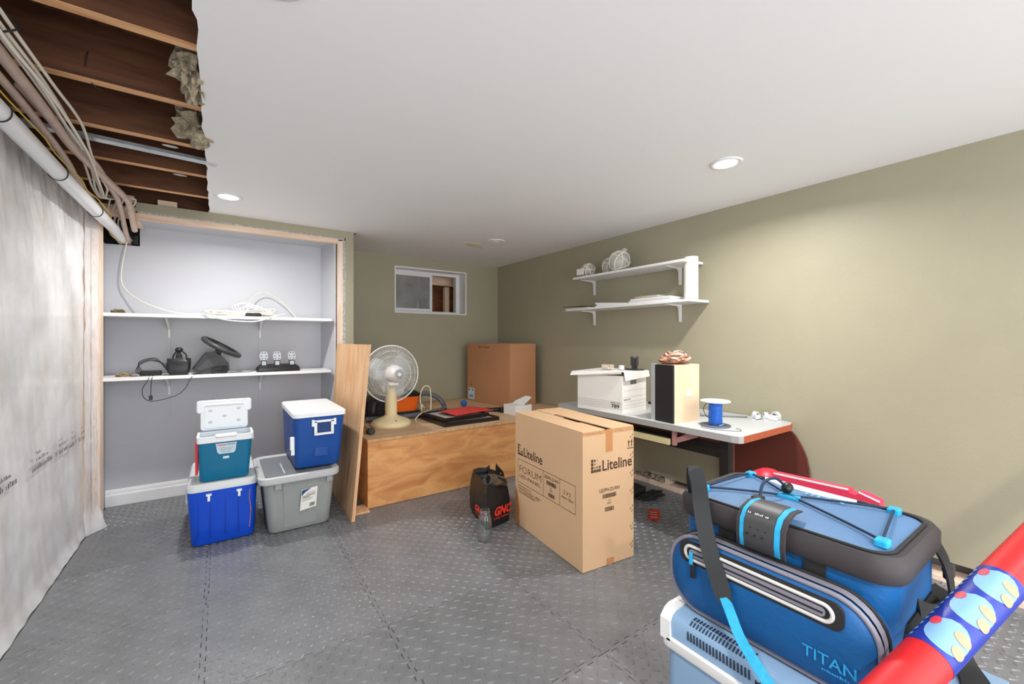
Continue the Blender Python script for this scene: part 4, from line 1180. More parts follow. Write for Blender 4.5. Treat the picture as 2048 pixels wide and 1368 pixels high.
build('tape', MB().box(0.155, 0.205, -0.0012, 0.0, 0.0, 0.034), TAPE, lc, None)
build('tape', MB().box(0.0, LW, -0.0010, 0.0, LH - 0.016, LH), mat('torn_tape', S(206, 156, 108), 0.3, var=(40, 0.25)), lc, None)
build('tape', MB().prism([(LD, 0.0), (LD - 0.055, 0.0), (LD - 0.045, 0.05), (LD - 0.05, 0.10), (LD - 0.028, 0.19), (LD, 0.24)], 'x', -0.001, 0.0), mat('brown_tape', S(170, 120, 74), 0.3), lc, None)
for k in range(7):
    z = 0.05 + 0.095 * k
    st_ = MB()
    for dx, dz in ((0, 0), (-0.010, 0.014), (0.004, 0.026)):
        st_.tube([(LW - 0.016 + dx, -0.0015, z + dz), (LW - 0.010 + dx, -0.0015, z + dz + 0.012)], 0.0014, 5)
    build('staple_row', st_, DGREY, lc, None)['kind'] = 'stuff'
def L_print(mb, org, xd, w_sq, w_txt, hh):
    o, X = Vector(org), Vector(xd)
    Z = Vector((0, 0, 1))
    p_ = w_sq / 4
    size = [[1, 1, 1, 1], [1, .55, .6, .8], [1, .5, .25, .2], [1, .75, .3, 0]]
    for r in range(4):
        for c in range(4):
            s_ = size[r][c] * p_ * 0.86
            if s_ > 0:
                quad_mb(mb, o + X * (c * p_ + (p_ * 0.86 - s_) / 2) + Z * (r * hh / 4 * 1.25 + (p_ * 0.86 - s_) / 2), X, Z, s_, s_ * hh / 4 * 1.25 / p_ if r else s_ * hh / 4 * 1.25 / p_)
    text_mb(mb, 'Liteline', o + X * (w_sq + 0.008), X, Z, w_txt, hh, 0.015)
pr_ = MB()
e_ = -0.0007
# left (long) face reads from the far end towards the near corner
Xl = (0, -1, 0)
L_print(pr_, (e_, 0.642, 0.440), Xl, 0.066, 0.205, 0.056)
def Lr(y0, z0, w, h):
    quad_mb(pr_, (e_, y0, z0), Xl, (0, 0, 1), w, h)
Lr(0.642, 0.412, 0.586, 0.0028); Lr(0.642, 0.268, 0.586, 0.0028)
for y in (0.642, 0.354, 0.195, 0.0588):
    Lr(y, 0.268, 0.0026, 0.146)
text_mb(pr_, 'FORUM', (e_, 0.62, 0.338), Xl, (0, 0, 1), 0.245, 0.040, -0.012)
text_mb(pr_, 'LED PANEL', (e_, 0.62, 0.305), Xl, (0, 0, 1), 0.238, 0.019, 0.005)
text_mb(pr_, 'LEDPH-22-WH', (e_, 0.342, 0.379), Xl, (0, 0, 1), 0.138, 0.018, 0.01)
barcode(pr_, (e_, 0.322, 0.347), Xl, (0, 0, 1), 0.096, 0.022, 30)
text_mb(pr_, '2-4', (e_, 0.285, 0.331), Xl, (0, 0, 1), 0.018, 0.010)
text_mb(pr_, '181', (e_, 0.290, 0.316), Xl, (0, 0, 1), 0.026, 0.011)
barcode(pr_, (e_, 0.305, 0.284), Xl, (0, 0, 1), 0.062, 0.022, 22)
text_mb(pr_, "2' X 2'", (e_, 0.158, 0.344), Xl, (0, 0, 1), 0.064, 0.020, 0.01)
text_mb(pr_, 'White / Blanc', (e_, 0.178, 0.320), Xl, (0, 0, 1), 0.104, 0.012, 0.01)
text_mb(pr_, 'LITELINE CORPORATION', (e_, 0.638, 0.246), Xl, (0, 0, 1), 0.15, 0.008, 0.01)
for k in range(3):
    scribble(pr_, (e_, 0.638, 0.232 - 0.012 * k), Xl, (0, 0, 1), (0.26, 0.24, 0.20)[k], 0.007, (40, 36, 30)[k], k)
# right (narrow) face
Xr = (1, 0, 0)
L_print(pr_, (0.053, e_, 0.487), Xr, 0.066, 0.205, 0.056)
text_mb(pr_, 'LEDPH-22-WH', (0.108, e_, 0.378), Xr, (0, 0, 1), 0.136, 0.019, 0.01)
barcode(pr_, (0.128, e_, 0.345), Xr, (0, 0, 1), 0.094, 0.022, 30)
text_mb(pr_, '2-4', (0.165, e_, 0.328), Xr, (0, 0, 1), 0.018, 0.010)
text_mb(pr_, '181', (0.160, e_, 0.312), Xr, (0, 0, 1), 0.026, 0.011)
barcode(pr_, (0.145, e_, 0.276), Xr, (0, 0, 1), 0.060, 0.022, 22)
quad_mb(pr_, (0.298, e_, 0.580), Xr, (0, 0, 1), 0.043, 0.004)
for x in (0.309, 0.330):
    quad_mb(pr_, (x - 0.0028, e_, 0.590), Xr, (0, 0, 1), 0.0056, 0.026)
    pr_.add([(x - 0.008, e_, 0.612), (x + 0.008, e_, 0.612), (x, e_, 0.627)], [(0, 1, 2)])
pp = build('printing', pr_, PRINT, lc, None)
pp['kind'] = 'stuff'

# ------------------------------------------------------------------ black carrier bag
BAGM = mat('black_bag_vinyl', (0.016, 0.016, 0.017, 1), 0.42, bump=(14, 0.8))
bg = thing('carrier_bag', 'crumpled black plastic carrier bag with red lettering beside the carton', 'bag', (1.33, 2.19, ZF))
def bag_loop(z):
    # near corner at the origin; one side runs back-left, the other to the right
    base = [(0.0, 0.0), (0.06, 0.008), (0.12, 0.018), (0.185, 0.035), (0.20, 0.10), (0.205, 0.22), (0.20, 0.34), (0.15, 0.38), (0.09, 0.37), (0.052, 0.27), (0.032, 0.18), (0.014, 0.09)]
    t = z / 0.27
    k = 1.0 + 0.05 * math.sin(PI * min(1, t * 1.1)) - 0.42 * max(0, t - 0.5) ** 1.2
    cx, cy = 0.115, 0.17
    out = []
    for i, (x, y) in enumerate(base):
        w_ = (0.016 * noise.noise(Vector((i * 1.9, z * 16, 3))) + 0.008 * noise.noise(Vector((i * 4.1, z * 40, 8)))) if z > 0.13 else 0
        out.append((cx + (x - cx) * k + w_, cy + (y - cy) * k + w_, z + (0.02 * noise.noise(Vector((i * 1.3, 5, 1))) if z > 0.2 else 0)))
    return out
bs = build('sack', MB().loft([bag_loop(z) for z in (0.0, 0.02, 0.06, 0.10, 0.14, 0.165, 0.19, 0.21, 0.23, 0.25, 0.27)]), BAGM, bg, 45)
hd = MB()
def sheet3(rows, th=0.004):
    """folded plastic: rows of points, thickened"""
    m = MB()
    loops = []
    for r in rows:
        P = [Vector(p) for p in r]
        loops.append(P + [p + Vector((th, th, 0)) for p in reversed(P)])
    return m.loft(loops)
build('handle', sheet3([[(0.035, 0.13, 0.20), (0.07, 0.10, 0.21), (0.12, 0.11, 0.20)], [(0.045, 0.15, 0.25), (0.075, 0.12, 0.26), (0.105, 0.13, 0.25)], [(0.055, 0.165, 0.29), (0.08, 0.15, 0.30), (0.10, 0.155, 0.29)]], 0.012), BAGM, bg, 50)
build('handle', sheet3([[(0.028, 0.185, 0.285), (0.07, 0.15, 0.285), (0.10, 0.15, 0.295)], [(0.022, 0.18, 0.302), (0.07, 0.14, 0.305), (0.108, 0.145, 0.315)], [(0.04, 0.19, 0.315), (0.08, 0.155, 0.322), (0.12, 0.165, 0.334)]], 0.008), BAGM, bg, 50)
build('handle', sheet3([[(0.10, 0.085, 0.20), (0.15, 0.09, 0.20), (0.205, 0.10, 0.19)], [(0.118, 0.10, 0.27), (0.16, 0.10, 0.265), (0.205, 0.115, 0.25)], [(0.135, 0.115, 0.315), (0.165, 0.115, 0.305), (0.20, 0.125, 0.285)], [(0.145, 0.125, 0.352), (0.155, 0.125, 0.335), (0.175, 0.13, 0.315)]], 0.006), BAGM, bg, 50)
build('snap', MB().ball((0.172, 0.108, 0.285), (0.006, 0.004, 0.006), 10, 6), CHROME, bg)
REDT = mat('red_bag_print', S(238, 62, 50), 0.5)
fd = Vector((0.983, 0.17, 0)).normalized()
q = MB()
o_ = Vector((0.045, -0.010, 0))
text_mb(q, 'GNC', o_ + Vector((0, 0, 0.070)), fd, (0, 0, 1), 0.14, 0.055, 0.05, 0.10)
text_mb(q, 'LIVE WELL', o_ + Vector((0, 0, 0.052)), fd, (0, 0, 1), 0.13, 0.010, 0.02)
build('lettering', q, REDT, bg, None)
ld_ = Vector((-0.165, -0.986, 0)).normalized()
q = MB()
o_ = Vector((0.020, 0.185, 0))
text_mb(q, 'GNC', o_ + Vector((0, 0, 0.062)), ld_, (0, 0, 1), 0.165, 0.044, 0.05, 0.10)
text_mb(q, 'LIVE WELL', o_ + Vector((0, 0, 0.042)), ld_, (0, 0, 1), 0.145, 0.010, 0.02)
build('lettering', q, REDT, bg, None)

def jar(label, loc, M=None):
    t = thing('glass_jar', label, 'jar', loc, group='clear glass jars')
    pr = [(0.034, 0.0), (0.040, 0.006), (0.0415, 0.02), (0.0415, 0.115), (0.037, 0.135), (0.030, 0.148), (0.0295, 0.152), (0.032, 0.155), (0.0295, 0.160), (0.032, 0.163), (0.0295, 0.168), (0.030, 0.176)]
    inn = [(max(0.002, r - 0.003), z) for r, z in reversed(pr)]
    inn[-1] = (0.030, 0.006)
    m = MB().lathe(pr + inn, n=32, M=M)
    build('glass', m, GLASS, t, 50)
    return t
jar('upright clear glass jar on the foam floor beside the black bag', (1.255, 2.09, ZF))
jar('clear glass jar lying on top of the black bag', (1.50, 2.27, 0.235), Matrix.Rotation(math.radians(20), 4, 'Z') @ Matrix.Rotation(math.radians(-68), 4, 'Y'))
# red wrapper on the floor
wr_ = MB()
loops = []
for i in range(7):
    u = i / 6
    loops.append([(0.0 + 0.19 * u, 0.07 * vv - 0.01 * u + 0.004 * math.sin(9 * u + vv), 0.004 + 0.006 * noise.noise(Vector((u * 6, vv * 5, 1))) + s_) for vv, s_ in ((0, 0), (0.5, 0.001), (1, 0), (1, 0.002), (0.5, 0.003), (0, 0.002))])
wr_.loft(loops)
wo = tag(build('snack_wrapper', wr_, mat('red_wrapper', S(200, 62, 52), 0.4, var=(60, 0.3)), smooth=40, loc=(2.29, 1.66, ZF), rz=math.radians(38)), 'flat red paper wrapper on the dark floor under the desk', 'wrapper')
q = MB()
for k in range(3):
    quad_mb(q, (0.03 + 0.04 * k, 0.012, 0.0125), (1, 0, 0), (0, 1, 0), 0.012, 0.045)
build('wrapper_print', q, mat('cream_print', S(226, 180, 160), 0.6), wo, None)

# ------------------------------------------------------------------ desk by the right wall
LAM = mat('grey_laminate', S(196, 199, 200), 0.35, var=(3, 0.03))
EDGE_G = mat('grey_edge_band', S(176, 176, 174), 0.45)
EDGE_R = mat('bare_particle_edge', S(188, 96, 62), 0.7, var=(40, 0.2))
DESK_R = mat('red_brown_laminate', S(100, 50, 40), 0.45)
BLACKM = mat('black_steel', (0.010, 0.010, 0.010, 1), 0.5)
ZD = 0.665
dk = thing('desk', 'grey topped office desk with black steel frame against the right wall', 'desk', (2.17, 1.095, 0))
DX, DY = XR - 2.17 - 0.008, 1.40
tp_poly = [(0.03, 0.0), (DX - 0.10, 0.0), (DX - 0.03, 0.02), (DX, 0.08), (DX, DY), (0.0, DY), (0.0, 0.045), (0.008, 0.012)]
build('desktop', MB().prism(tp_poly, 'z', ZD - 0.036, ZD), LAM, dk, None)
build('edge_band', MB().prism([(0.0, 0.045), (0.0, DY), (-0.003, DY), (-0.003, 0.045), (0.006, 0.010), (0.03, -0.003), (0.03, 0.0), (0.008, 0.012)], 'z', ZD - 0.036, ZD - 0.001), EDGE_G, dk, None)
build('bare_edge', MB().prism([(0.03, -0.003), (DX - 0.10, -0.003), (DX - 0.028, 0.018), (DX - 0.03, 0.02), (DX - 0.10, 0.0), (0.03, 0.0)], 'z', ZD - 0.036, ZD - 0.001), EDGE_R, dk, None)
for y in (0.115, DY - 0.12):
    build('leg', MB().box(0.10, 0.15, y, y + 0.05, ZF, ZD - 0.036), BLACKM, dk, None)
    build('foot', MB().box(0.06, 0.62, y - 0.002, y + 0.052, ZF, 0.03), BLACKM, dk, None)
build('cross_rail', MB().box(0.125, 0.15, 0.165, DY - 0.12, 0.50, 0.585), BLACKM, dk, None)
build('under_rail', MB().box(0.125, 0.20, 0.165, DY - 0.12, 0.585, 0.628), DESK_R, dk, None)
build('cheek_panel', MB().box(0.15, 0.172, 0.118, 0.160, 0.03, ZD - 0.036), DESK_R, dk, None)
tr = build('keyboard_tray', MB().box(0.03, 0.34, 0.435, 1.12, 0.552, 0.566), mat('tray_dark', S(60, 50, 44), 0.6), dk, None)
build('tray_front', MB().rbox(0.022, 0.042, 0.43, 1.125, 0.532, 0.570, 0.004, 0.003), mat('yellowed_plastic', S(222, 210, 160), 0.5), tr)
PINKM = mat('pink_grey_steel', S(190, 140, 136), 0.5)
build('tray_bracket', MB().box(0.045, 0.07, 0.405, 0.425, 0.532, 0.628).prism([(0.405, 0.545), (0.27, 0.605), (0.25, 0.628), (0.31, 0.628), (0.405, 0.575)], 'x', 0.055, 0.06), PINKM, dk, None)
# rounded red-brown board leaning on the wall under the desk end
pb = [(1.53, ZF), (1.53, 0.612), (1.13, 0.612), (1.115, 0.610), (1.095, 0.59), (1.07, 0.546), (1.05, 0.505), (1.036, 0.465), (1.027, 0.41), (1.023, 0.361), (1.02, 0.28), (1.02, ZF)]
tag(build('rounded_board', MB().prism(pb, 'x', 2.806, 2.824), DESK_R, smooth=None), 'red-brown board with a rounded corner standing against the wall beneath the desk', 'board')
tag(build('scrap_bundle', wad(MB().box(2.42, 2.62, 2.02, 2.20, ZF, 0.06), (2.6, 1.95, 0.02), (0.12, 0.06, 0.02), 4, 14, 8, 0.6, 3), BLACK_M, smooth=None), 'dark scraps on the floor behind the tall carton, under the desk', 'scraps')

# file box
fb = thing('file_box', 'white cardboard file box with lid on the desk', 'box', (2.205, 1.888, ZD), math.radians(9))
FW, FD, FH = 0.315, 0.372, 0.252
build('body', MB().box(0, FW, 0, FD, 0, FH), PAPER, fb, None)
lid = MB().loft([[(-0.012, -0.012, FH + 0.028), (FW + 0.012, -0.012, FH + 0.022), (FW + 0.012, FD + 0.02, FH + 0.022), (-0.03, FD + 0.035, FH + 0.012)], [(-0.012, -0.012, FH + 0.032), (FW + 0.012, -0.012, FH + 0.026), (FW + 0.012, FD + 0.02, FH + 0.026), (-0.03, FD + 0.035, FH + 0.016)]])
lo2 = build('lid', lid, PAPER, fb, None)
build('lid_skirt', MB().loft([[(-0.002, -0.014, FH + 0.03), (FW + 0.012, -0.014, FH + 0.024), (FW + 0.012, -0.010, FH + 0.024), (-0.002, -0.010, FH + 0.03)], [(0.004, -0.022, FH - 0.030), (FW + 0.012, -0.022, FH - 0.018), (FW + 0.012, -0.018, FH - 0.018), (0.004, -0.018, FH - 0.030)]]), PAPER, lo2, None)
build('lid_skirt', MB().loft([[(-0.020, 0.0, FH + 0.028), (-0.03, FD + 0.03, FH + 0.014), (-0.027, FD + 0.03, FH + 0.014), (-0.017, 0.0, FH + 0.028)], [(-0.014, 0.0, FH + 0.014), (-0.042, FD + 0.04, FH - 0.014), (-0.039, FD + 0.04, FH - 0.014), (-0.011, 0.0, FH + 0.014)]]), PAPER, lo2, None)
build('hand_hole', MB().rbox(0.10, 0.18, -0.0008, 0.004, FH - 0.062, FH - 0.034, 0.002, 0.0004), GREYD, fb)
q = MB()
lt = 0.0006
for k in range(4):
    quad_mb(q, (-lt, FD - 0.003, 0.028 + 0.016 * k if k < 3 else 0.076), (0, -1, 0), (0, 0, 1), FD - 0.006, 0.0008)
for k in range(25):
    quad_mb(q, (-lt, FD - 0.004 - k * FD / 25.6, 0.028), (0, -1, 0), (0, 0, 1), 0.0008, 0.048)
text_mb(q, '789', (-lt, 0.085, 0.032), (0, -1, 0), (0, 0, 1), 0.062, 0.026, 0.03)
text_mb(q, 'Bankers Box', (-lt, 0.09, 0.064), (0, -1, 0), (0, 0, 1), 0.074, 0.010, 0.01)
text_mb(q, 'Bankers Box', (0.018, -lt, 0.085), (1, 0, 0), (0, 0, 1), 0.085, 0.013, 0.01)
for z in (0.03, 0.05, 0.075, 0.105, 0.15):
    quad_mb(q, (0.012, -lt, z), (1, 0, 0), (0, 0, 1), FW - 0.024, 0.0008)
for k in range(12):
    quad_mb(q, (0.012 + k * 0.026, -lt, 0.03), (1, 0, 0), (0, 0, 1), 0.0008, 0.045)
build('printing', q, DGREY, fb, None)['kind'] = 'stuff'
zf_ = ZD + FH + 0.033
tag(build('small_box', MB().rbox(0, 0.05, 0, 0.075, 0, 0.034, 0.002, 0.001), mat('patterned_card', S(226, 210, 190), 0.6, var=(70, 0.5)), loc=(2.27, 2.05, zf_), rz=0.2), 'small patterned box on the file box lid', 'box')
tag(build('cable_spool', MB().lathe([(0.017, 0), (0.022, 0.004), (0.02, 0.03), (0.014, 0.032)], n=16), COOLG, loc=(2.325, 2.00, zf_)), 'small pale reel beside the patterned box on the file box', 'reel')
ph = thing('phone_stand', 'upright dark phone cradle on the file box lid', 'stand', (2.43, 1.97, zf_ - 0.003))
build('upright', MB().box(-0.006, 0.006, -0.022, 0.022, 0, 0.085).box(-0.012, 0.012, -0.026, -0.019, 0.03, 0.095).box(-0.012, 0.012, 0.019, 0.026, 0.03, 0.095), DGREY, ph, None)
build('cord', MB().tube(cr([(-0.02, -0.02, 0.004), (-0.08, 0.0, 0.012), (-0.11, 0.03, 0.02), (-0.10, 0.06, 0.016)], 6), 0.003, 6), BLACK_M, ph)
build('base', MB().rbox(-0.06, 0.05, -0.06, 0.05, 0, 0.006, 0.02, 0.002), DGREY, ph)

# loudspeaker
sp = thing('loudspeaker', 'wood veneer loudspeaker with a black front standing on the desk', 'speaker', (2.187, 1.493, ZD), math.radians(-6))
VEN = wood('pale_veneer', S(232, 206, 174), S(220, 188, 152), (4, 4, 0.8), 0.5, False)
SW, SD, SH = 0.232, 0.162, 0.347
build('cabinet', MB().box(0.012, SW, 0, SD, 0, SH), VEN, sp, None)
build('grille', MB().box(0, 0.012, 0.001, SD * 0.84, 0.002, SH - 0.002), BLACK_M, sp, None)
build('trim_strip', MB().box(0.0, 0.012, SD * 0.84, SD + 0.006, 0.0, SH + 0.003), mat('silver_trim', S(186, 190, 194), 0.4), sp, None)
build('label', MB().box(0.115, 0.155, -0.0008, 0, 0.155, 0.19), mat('pale_sticker', S(206, 210, 222), 0.4), sp, None)
build('terminal', MB().tube([(0.006, SD + 0.006, 0.10), (0.006, SD + 0.03, 0.10)], 0.008, 10), BLACK, sp)
# folded towel on the speaker
TWL = mat('striped_towel', S(206, 150, 116), 0.9, var=(30, 0.6), bump=(60, 0.6), scale=(1, 1, 3), col2=S(58, 40, 38))
TWL2 = mat('cream_towel', S(226, 208, 190), 0.9, var=(28, 0.5), bump=(60, 0.6), col2=S(170, 92, 64))
tw = thing('folded_towel', 'rumpled striped towel heaped on the loudspeaker', 'towel', (2.295, 1.56, ZD + SH + 0.002), math.radians(-6))
t1 = wad(MB(), (0, 0, 0.028), (0.115, 0.075, 0.03), 3, 28, 14, 0.22, 2.0)
build('bundle', t1, TWL, tw, 60)
for k in range(4):
    ring = []
    for i in range(26):
        a = 2 * PI * i / 26
        ring.append((0.01 + (0.05 + 0.014 * k) * math.cos(a) * 1.1, -0.005 + (0.034 + 0.009 * k) * math.sin(a), 0.066 - 0.012 * k + 0.006 * math.sin(3 * a + k)))
    build('fold', MB().tube(ring, 0.009, 8, closed=True), TWL2 if k % 2 else TWL, tw, 80)
build('inner_roll', wad(MB(), (0.025, -0.01, 0.062), (0.045, 0.026, 0.02), 6, 18, 10, 0.3, 2.5), TWL2, tw, 60)

# wire spool
ws = thing('wire_spool', 'spool of blue wire with white top flange on the desk', 'spool', (2.345, 1.325, ZD))
WIREB = mat('blue_wire', S(40, 104, 200), 0.4)
build('flange', MB().lathe([(0.078, 0.0), (0.080, 0.002), (0.080, 0.006), (0.076, 0.008)], n=36), mat('slate_flange', S(96, 100, 116), 0.5), ws)
build('flange', MB().lathe([(0.076, 0.138), (0.080, 0.140), (0.080, 0.145), (0.074, 0.148), (0.012, 0.148)], n=36), WHITE, ws)
hel = []
nt_ = 17
for i in range(nt_ * 14):
    a = 2 * PI * i / 14
    hel.append((0.0335 * math.cos(a) * (1 + 0.03 * math.sin(i * 0.37)), 0.0335 * math.sin(a) * (1 + 0.03 * math.sin(i * 0.37)), 0.012 + 0.122 * i / (nt_ * 14)))
build('core', MB().lathe([(0.031, 0.008), (0.031, 0.138)], n=20), WIREB, ws)
build('winding', MB().tube(hel, 0.0044, 6), WIREB, ws, 80)
build('loose_end', MB().tube(cr([(0.034, -0.02, 0.02), (0.0, -0.045, 0.014), (-0.03, -0.04, 0.012)], 6), 0.004, 6), mat('light_blue_wire', S(130, 180, 230), 0.4), ws)
build('tie', MB().tube(cr([(-0.03, 0.03, 0.135), (-0.055, 0.04, 0.10), (-0.045, 0.03, 0.06), (-0.02, 0.03, 0.045)], 6), 0.0018, 6), BLACK_M, ws)
tag(build('thin_wire', MB().tube(cr([(2.27, 1.36, ZD + 0.003), (2.235, 1.34, ZD + 0.002), (2.24, 1.27, ZD + 0.002), (2.275, 1.20, ZD + 0.002), (2.31, 1.165, ZD + 0.002), (2.345, 1.18, ZD + 0.002), (2.36, 1.215, ZD + 0.002)], 8), 0.0013, 5), DGREY), 'thin loose wire curling on the desk in front of the spool', 'wire')
tag(build('grey_rod', MB().tube([(2.565, 1.55, ZD + 0.012), (2.66, 1.45, ZD + 0.012), (2.75, 1.345, ZD + 0.011)], [0.011, 0.0115, 0.009], 10), GREYP), 'grey plastic rod lying on the desk behind the spool', 'rod')
# clear tape dispensers
for i, (x, y, r, lab) in enumerate(((2.735, 1.285, 0.026, 'clear tape roll nearest the grey rod on the desk'), (2.775, 1.245, 0.024, 'clear tape roll between two others on the desk'), (2.79, 1.195, 0.029, 'clear tape roll nearest the bare desk edge'))):
    t = thing('tape_roll', lab, 'tape', (x, y, ZD), math.radians(35 * i), 'clear tape rolls')
    M_ = Matrix.Translation((0, 0, r)) @ Matrix.Rotation(PI / 2, 4, 'X')
    build('roll', MB().lathe([(r * 0.55, -0.011), (r, -0.011), (r, 0.011), (r * 0.55, 0.011), (r * 0.55, -0.011)], n=24, M=M_, cap=False), mat('clear_tape_%d' % i, S(196, 200, 200), 0.15), t)
    build('holder', MB().box(-r * 0.9, r * 1.5, -0.014, -0.012, 0.0, r * 1.2).box(-r * 0.9, r * 1.5, 0.012, 0.014, 0.0, r * 1.2).box(-r * 0.9, r * 1.5, -0.014, 0.014, 0.0, 0.004), WHITE, t, None)

# ------------------------------------------------------------------ shelves on the right wall
def wall_shelf(z, y0, y1, label):
    t = thing('wall_shelf', label, 'shelf', (0, 0, z), group='white shelves on the right wall')
    build('board', MB().box(2.605, XR - 0.003, y0, y1, 0, 0.017), WHITE_GLOSS, t, None)
    for y in (2.765, 1.88):
        bm2 = MB()
        bm2.prism([(XR - 0.003, 0.0), (XR - 0.003, -0.125), (XR - 0.009, -0.128), (XR - 0.016, -0.03), (XR - 0.032, -0.012), (XR - 0.18, -0.004), (XR - 0.18, 0.0)], 'y', y - 0.011, y + 0.011)
        build('bracket', bm2, WHITE_GLOSS, t, None)
    return t
wall_shelf(1.702, 1.70, 2.80, 'upper white shelf on the right wall, holding netted glass floats')
wall_shelf(1.424, 1.655, 2.895, 'lower white shelf on the right wall, holding papers')
ZU, ZL = 1.7195, 1.4415
ROPE = mat('white_rope_net', S(238, 232, 220), 0.8)
CELLO = sheet_mat('clear_wrap', (0.75, 0.74, 0.7, 1), 0.55, 0.08)
floats = (('netted glass float nearest the window corner, with white tag', 2.70, 2.70, 0.062), ('netted glass float between the other two', 2.73, 2.47, 0.072), ('largest netted glass float, nearest the middle of the shelf', 2.69, 2.335, 0.088))
for i, (lab, x, y, r) in enumerate(floats):
    t = thing('glass_float', lab, 'float', (x, y, ZU), group='netted glass floats')
    c = Vector((0, 0, r))
    build('globe', MB().ball(c, r * 0.93, 24, 16), CELLO, t, 80)
    nb = MB()
    for k in range(6):
        tilt = Matrix.Rotation(PI * k / 6 + 0.3 * i, 4, Vector((0.4, 1, 0.2)).normalized()) @ Matrix.Rotation(PI / 2 * (k % 2), 4, 'X')
        off = (0.0, 0.35, -0.35)[k % 3] * r
        rr_ = math.sqrt(r * r - off * off) * 0.98
        nb.tube([c + (tilt @ Vector((rr_ * math.cos(a), rr_ * math.sin(a), off))) for a in [2 * PI * q / 28 for q in range(28)]], 0.0042, 6, closed=True)
    o = build('rope_net', nb, ROPE, t, 80)
    o['kind'] = 'stuff'
    build('wrap_tail', wad(MB(), (0.02, -0.03 * (1 if i == 2 else -1), r * 1.95 if i == 2 else r * 1.5), (0.022, 0.028, 0.022), i + 1, 12, 8, 0.4, 3), CELLO, t, 50)
    if i == 0:
        build('tag', MB().box(-0.071, -0.067, -0.01, 0.075, 0.02, 0.075), PAPER, t, None)
# paper roll standing at the shelf end
prl = thing('paper_roll', 'white paper roll standing on end of the lower wall shelf', 'roll', (2.712, 1.708, ZL))
build('roll', MB().lathe([(0.046, 0), (0.047, 0.002), (0.047, 0.298), (0.046, 0.30), (0.014, 0.30), (0.014, 0.28)], n=32), PAPER, prl, 50)
build('core', MB().lathe([(0.0145, 0.27), (0.0145, 0.301), (0.012, 0.301)], n=18), mat('card_core', S(206, 190, 170), 0.7), prl, 50)
# flat things on the lower shelf
tag(build('dark_folder', MB().loft([[(2.585, 2.60, 0), (2.585, 2.92, 0.012), (2.585, 2.92, 0.016), (2.585, 2.60, 0.004)], [(2.70, 2.58, 0.004), (2.70, 2.80, 0.022), (2.70, 2.80, 0.026), (2.70, 2.58, 0.008)], [(2.80, 2.56, 0), (2.80, 2.90, 0.008), (2.80, 2.90, 0.012), (2.80, 2.56, 0.004)]]), mat('dark_brown_card', S(66, 44, 36), 0.5), smooth=None, loc=(0, 0, ZL + 0.005)), 'dark brown folder curling over the far end of the lower shelf', 'folder')
tag(build('paper_sheet', MB().box(2.60, 2.81, 2.60, 2.89, 0, 0.004), PAPER, smooth=None, loc=(0, 0, ZL)), 'white paper sheet beneath the dark brown folder', 'paper')
bn = thing('ring_binder', 'white binder lying flat on the middle of the lower shelf', 'binder', (2.62, 2.21, ZL), 0)
build('cover', MB().loft([[(0, 0, 0), (0, 0.33, 0), (0, 0.33, 0.036), (0, 0, 0.012)], [(0.20, 0, 0), (0.20, 0.33, 0), (0.20, 0.33, 0.036), (0.20, 0, 0.012)]]), COOLW, bn, None)
build('pages', MB().box(-0.001, 0.15, 0.31, 0.3305, 0.008, 0.022), GREYD, bn, None)
t = thing('paper_stack', 'stack of white paper pads on the lower shelf near the roll', 'papers', (2.62, 1.80, ZL))
for k in range(3):
    build('pad', MB().box(0.0 + 0.004 * k, 0.20, 0.01 * k, 0.395 - 0.012 * k, 0.012 * k, 0.012 * k + 0.0112), PAPER if k != 1 else COOLG, t, None)
cb_ = thing('chocolate_tray', 'clear tray with a few gold pieces on the paper stack', 'tray', (2.64, 1.93, ZL + 0.0365))
build('tray', MB().loft([rr(0, 0.12, 0, 0.21, 0.01, 0), rr(-0.004, 0.124, -0.004, 0.214, 0.012, 0.016)]), CELLO, cb_)
GOLD = mat('gold_foil', S(206, 170, 76), 0.3, metal=0.8)
for k in range(3):
    build('gold_piece', MB().ball((0.02, 0.19 - 0.026 * k, 0.014), (0.011, 0.010, 0.010), 10, 8), GOLD, cb_)

# ================================================================== foreground
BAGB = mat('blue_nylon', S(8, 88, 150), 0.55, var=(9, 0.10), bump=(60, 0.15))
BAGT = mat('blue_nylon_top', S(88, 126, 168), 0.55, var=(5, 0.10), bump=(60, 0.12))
BAND = mat('charcoal_binding', S(56, 52, 54), 0.65)
PIPE = mat('grey_piping', S(132, 130, 142), 0.55)
CYAN = mat('cyan_webbing', S(40, 172, 224), 0.6, var=(90, 0.2))
STRAP = mat('black_webbing', S(44, 46, 48), 0.6)
CORD = mat('navy_bungee', S(16, 44, 72), 0.6)
SILV = mat('reflective_trim', S(206, 204, 200), 0.4)
ICE = mat('pale_blue_plastic', S(140, 172, 204), 0.35)
VENT = mat('vent_dark', S(44, 60, 78), 0.5)

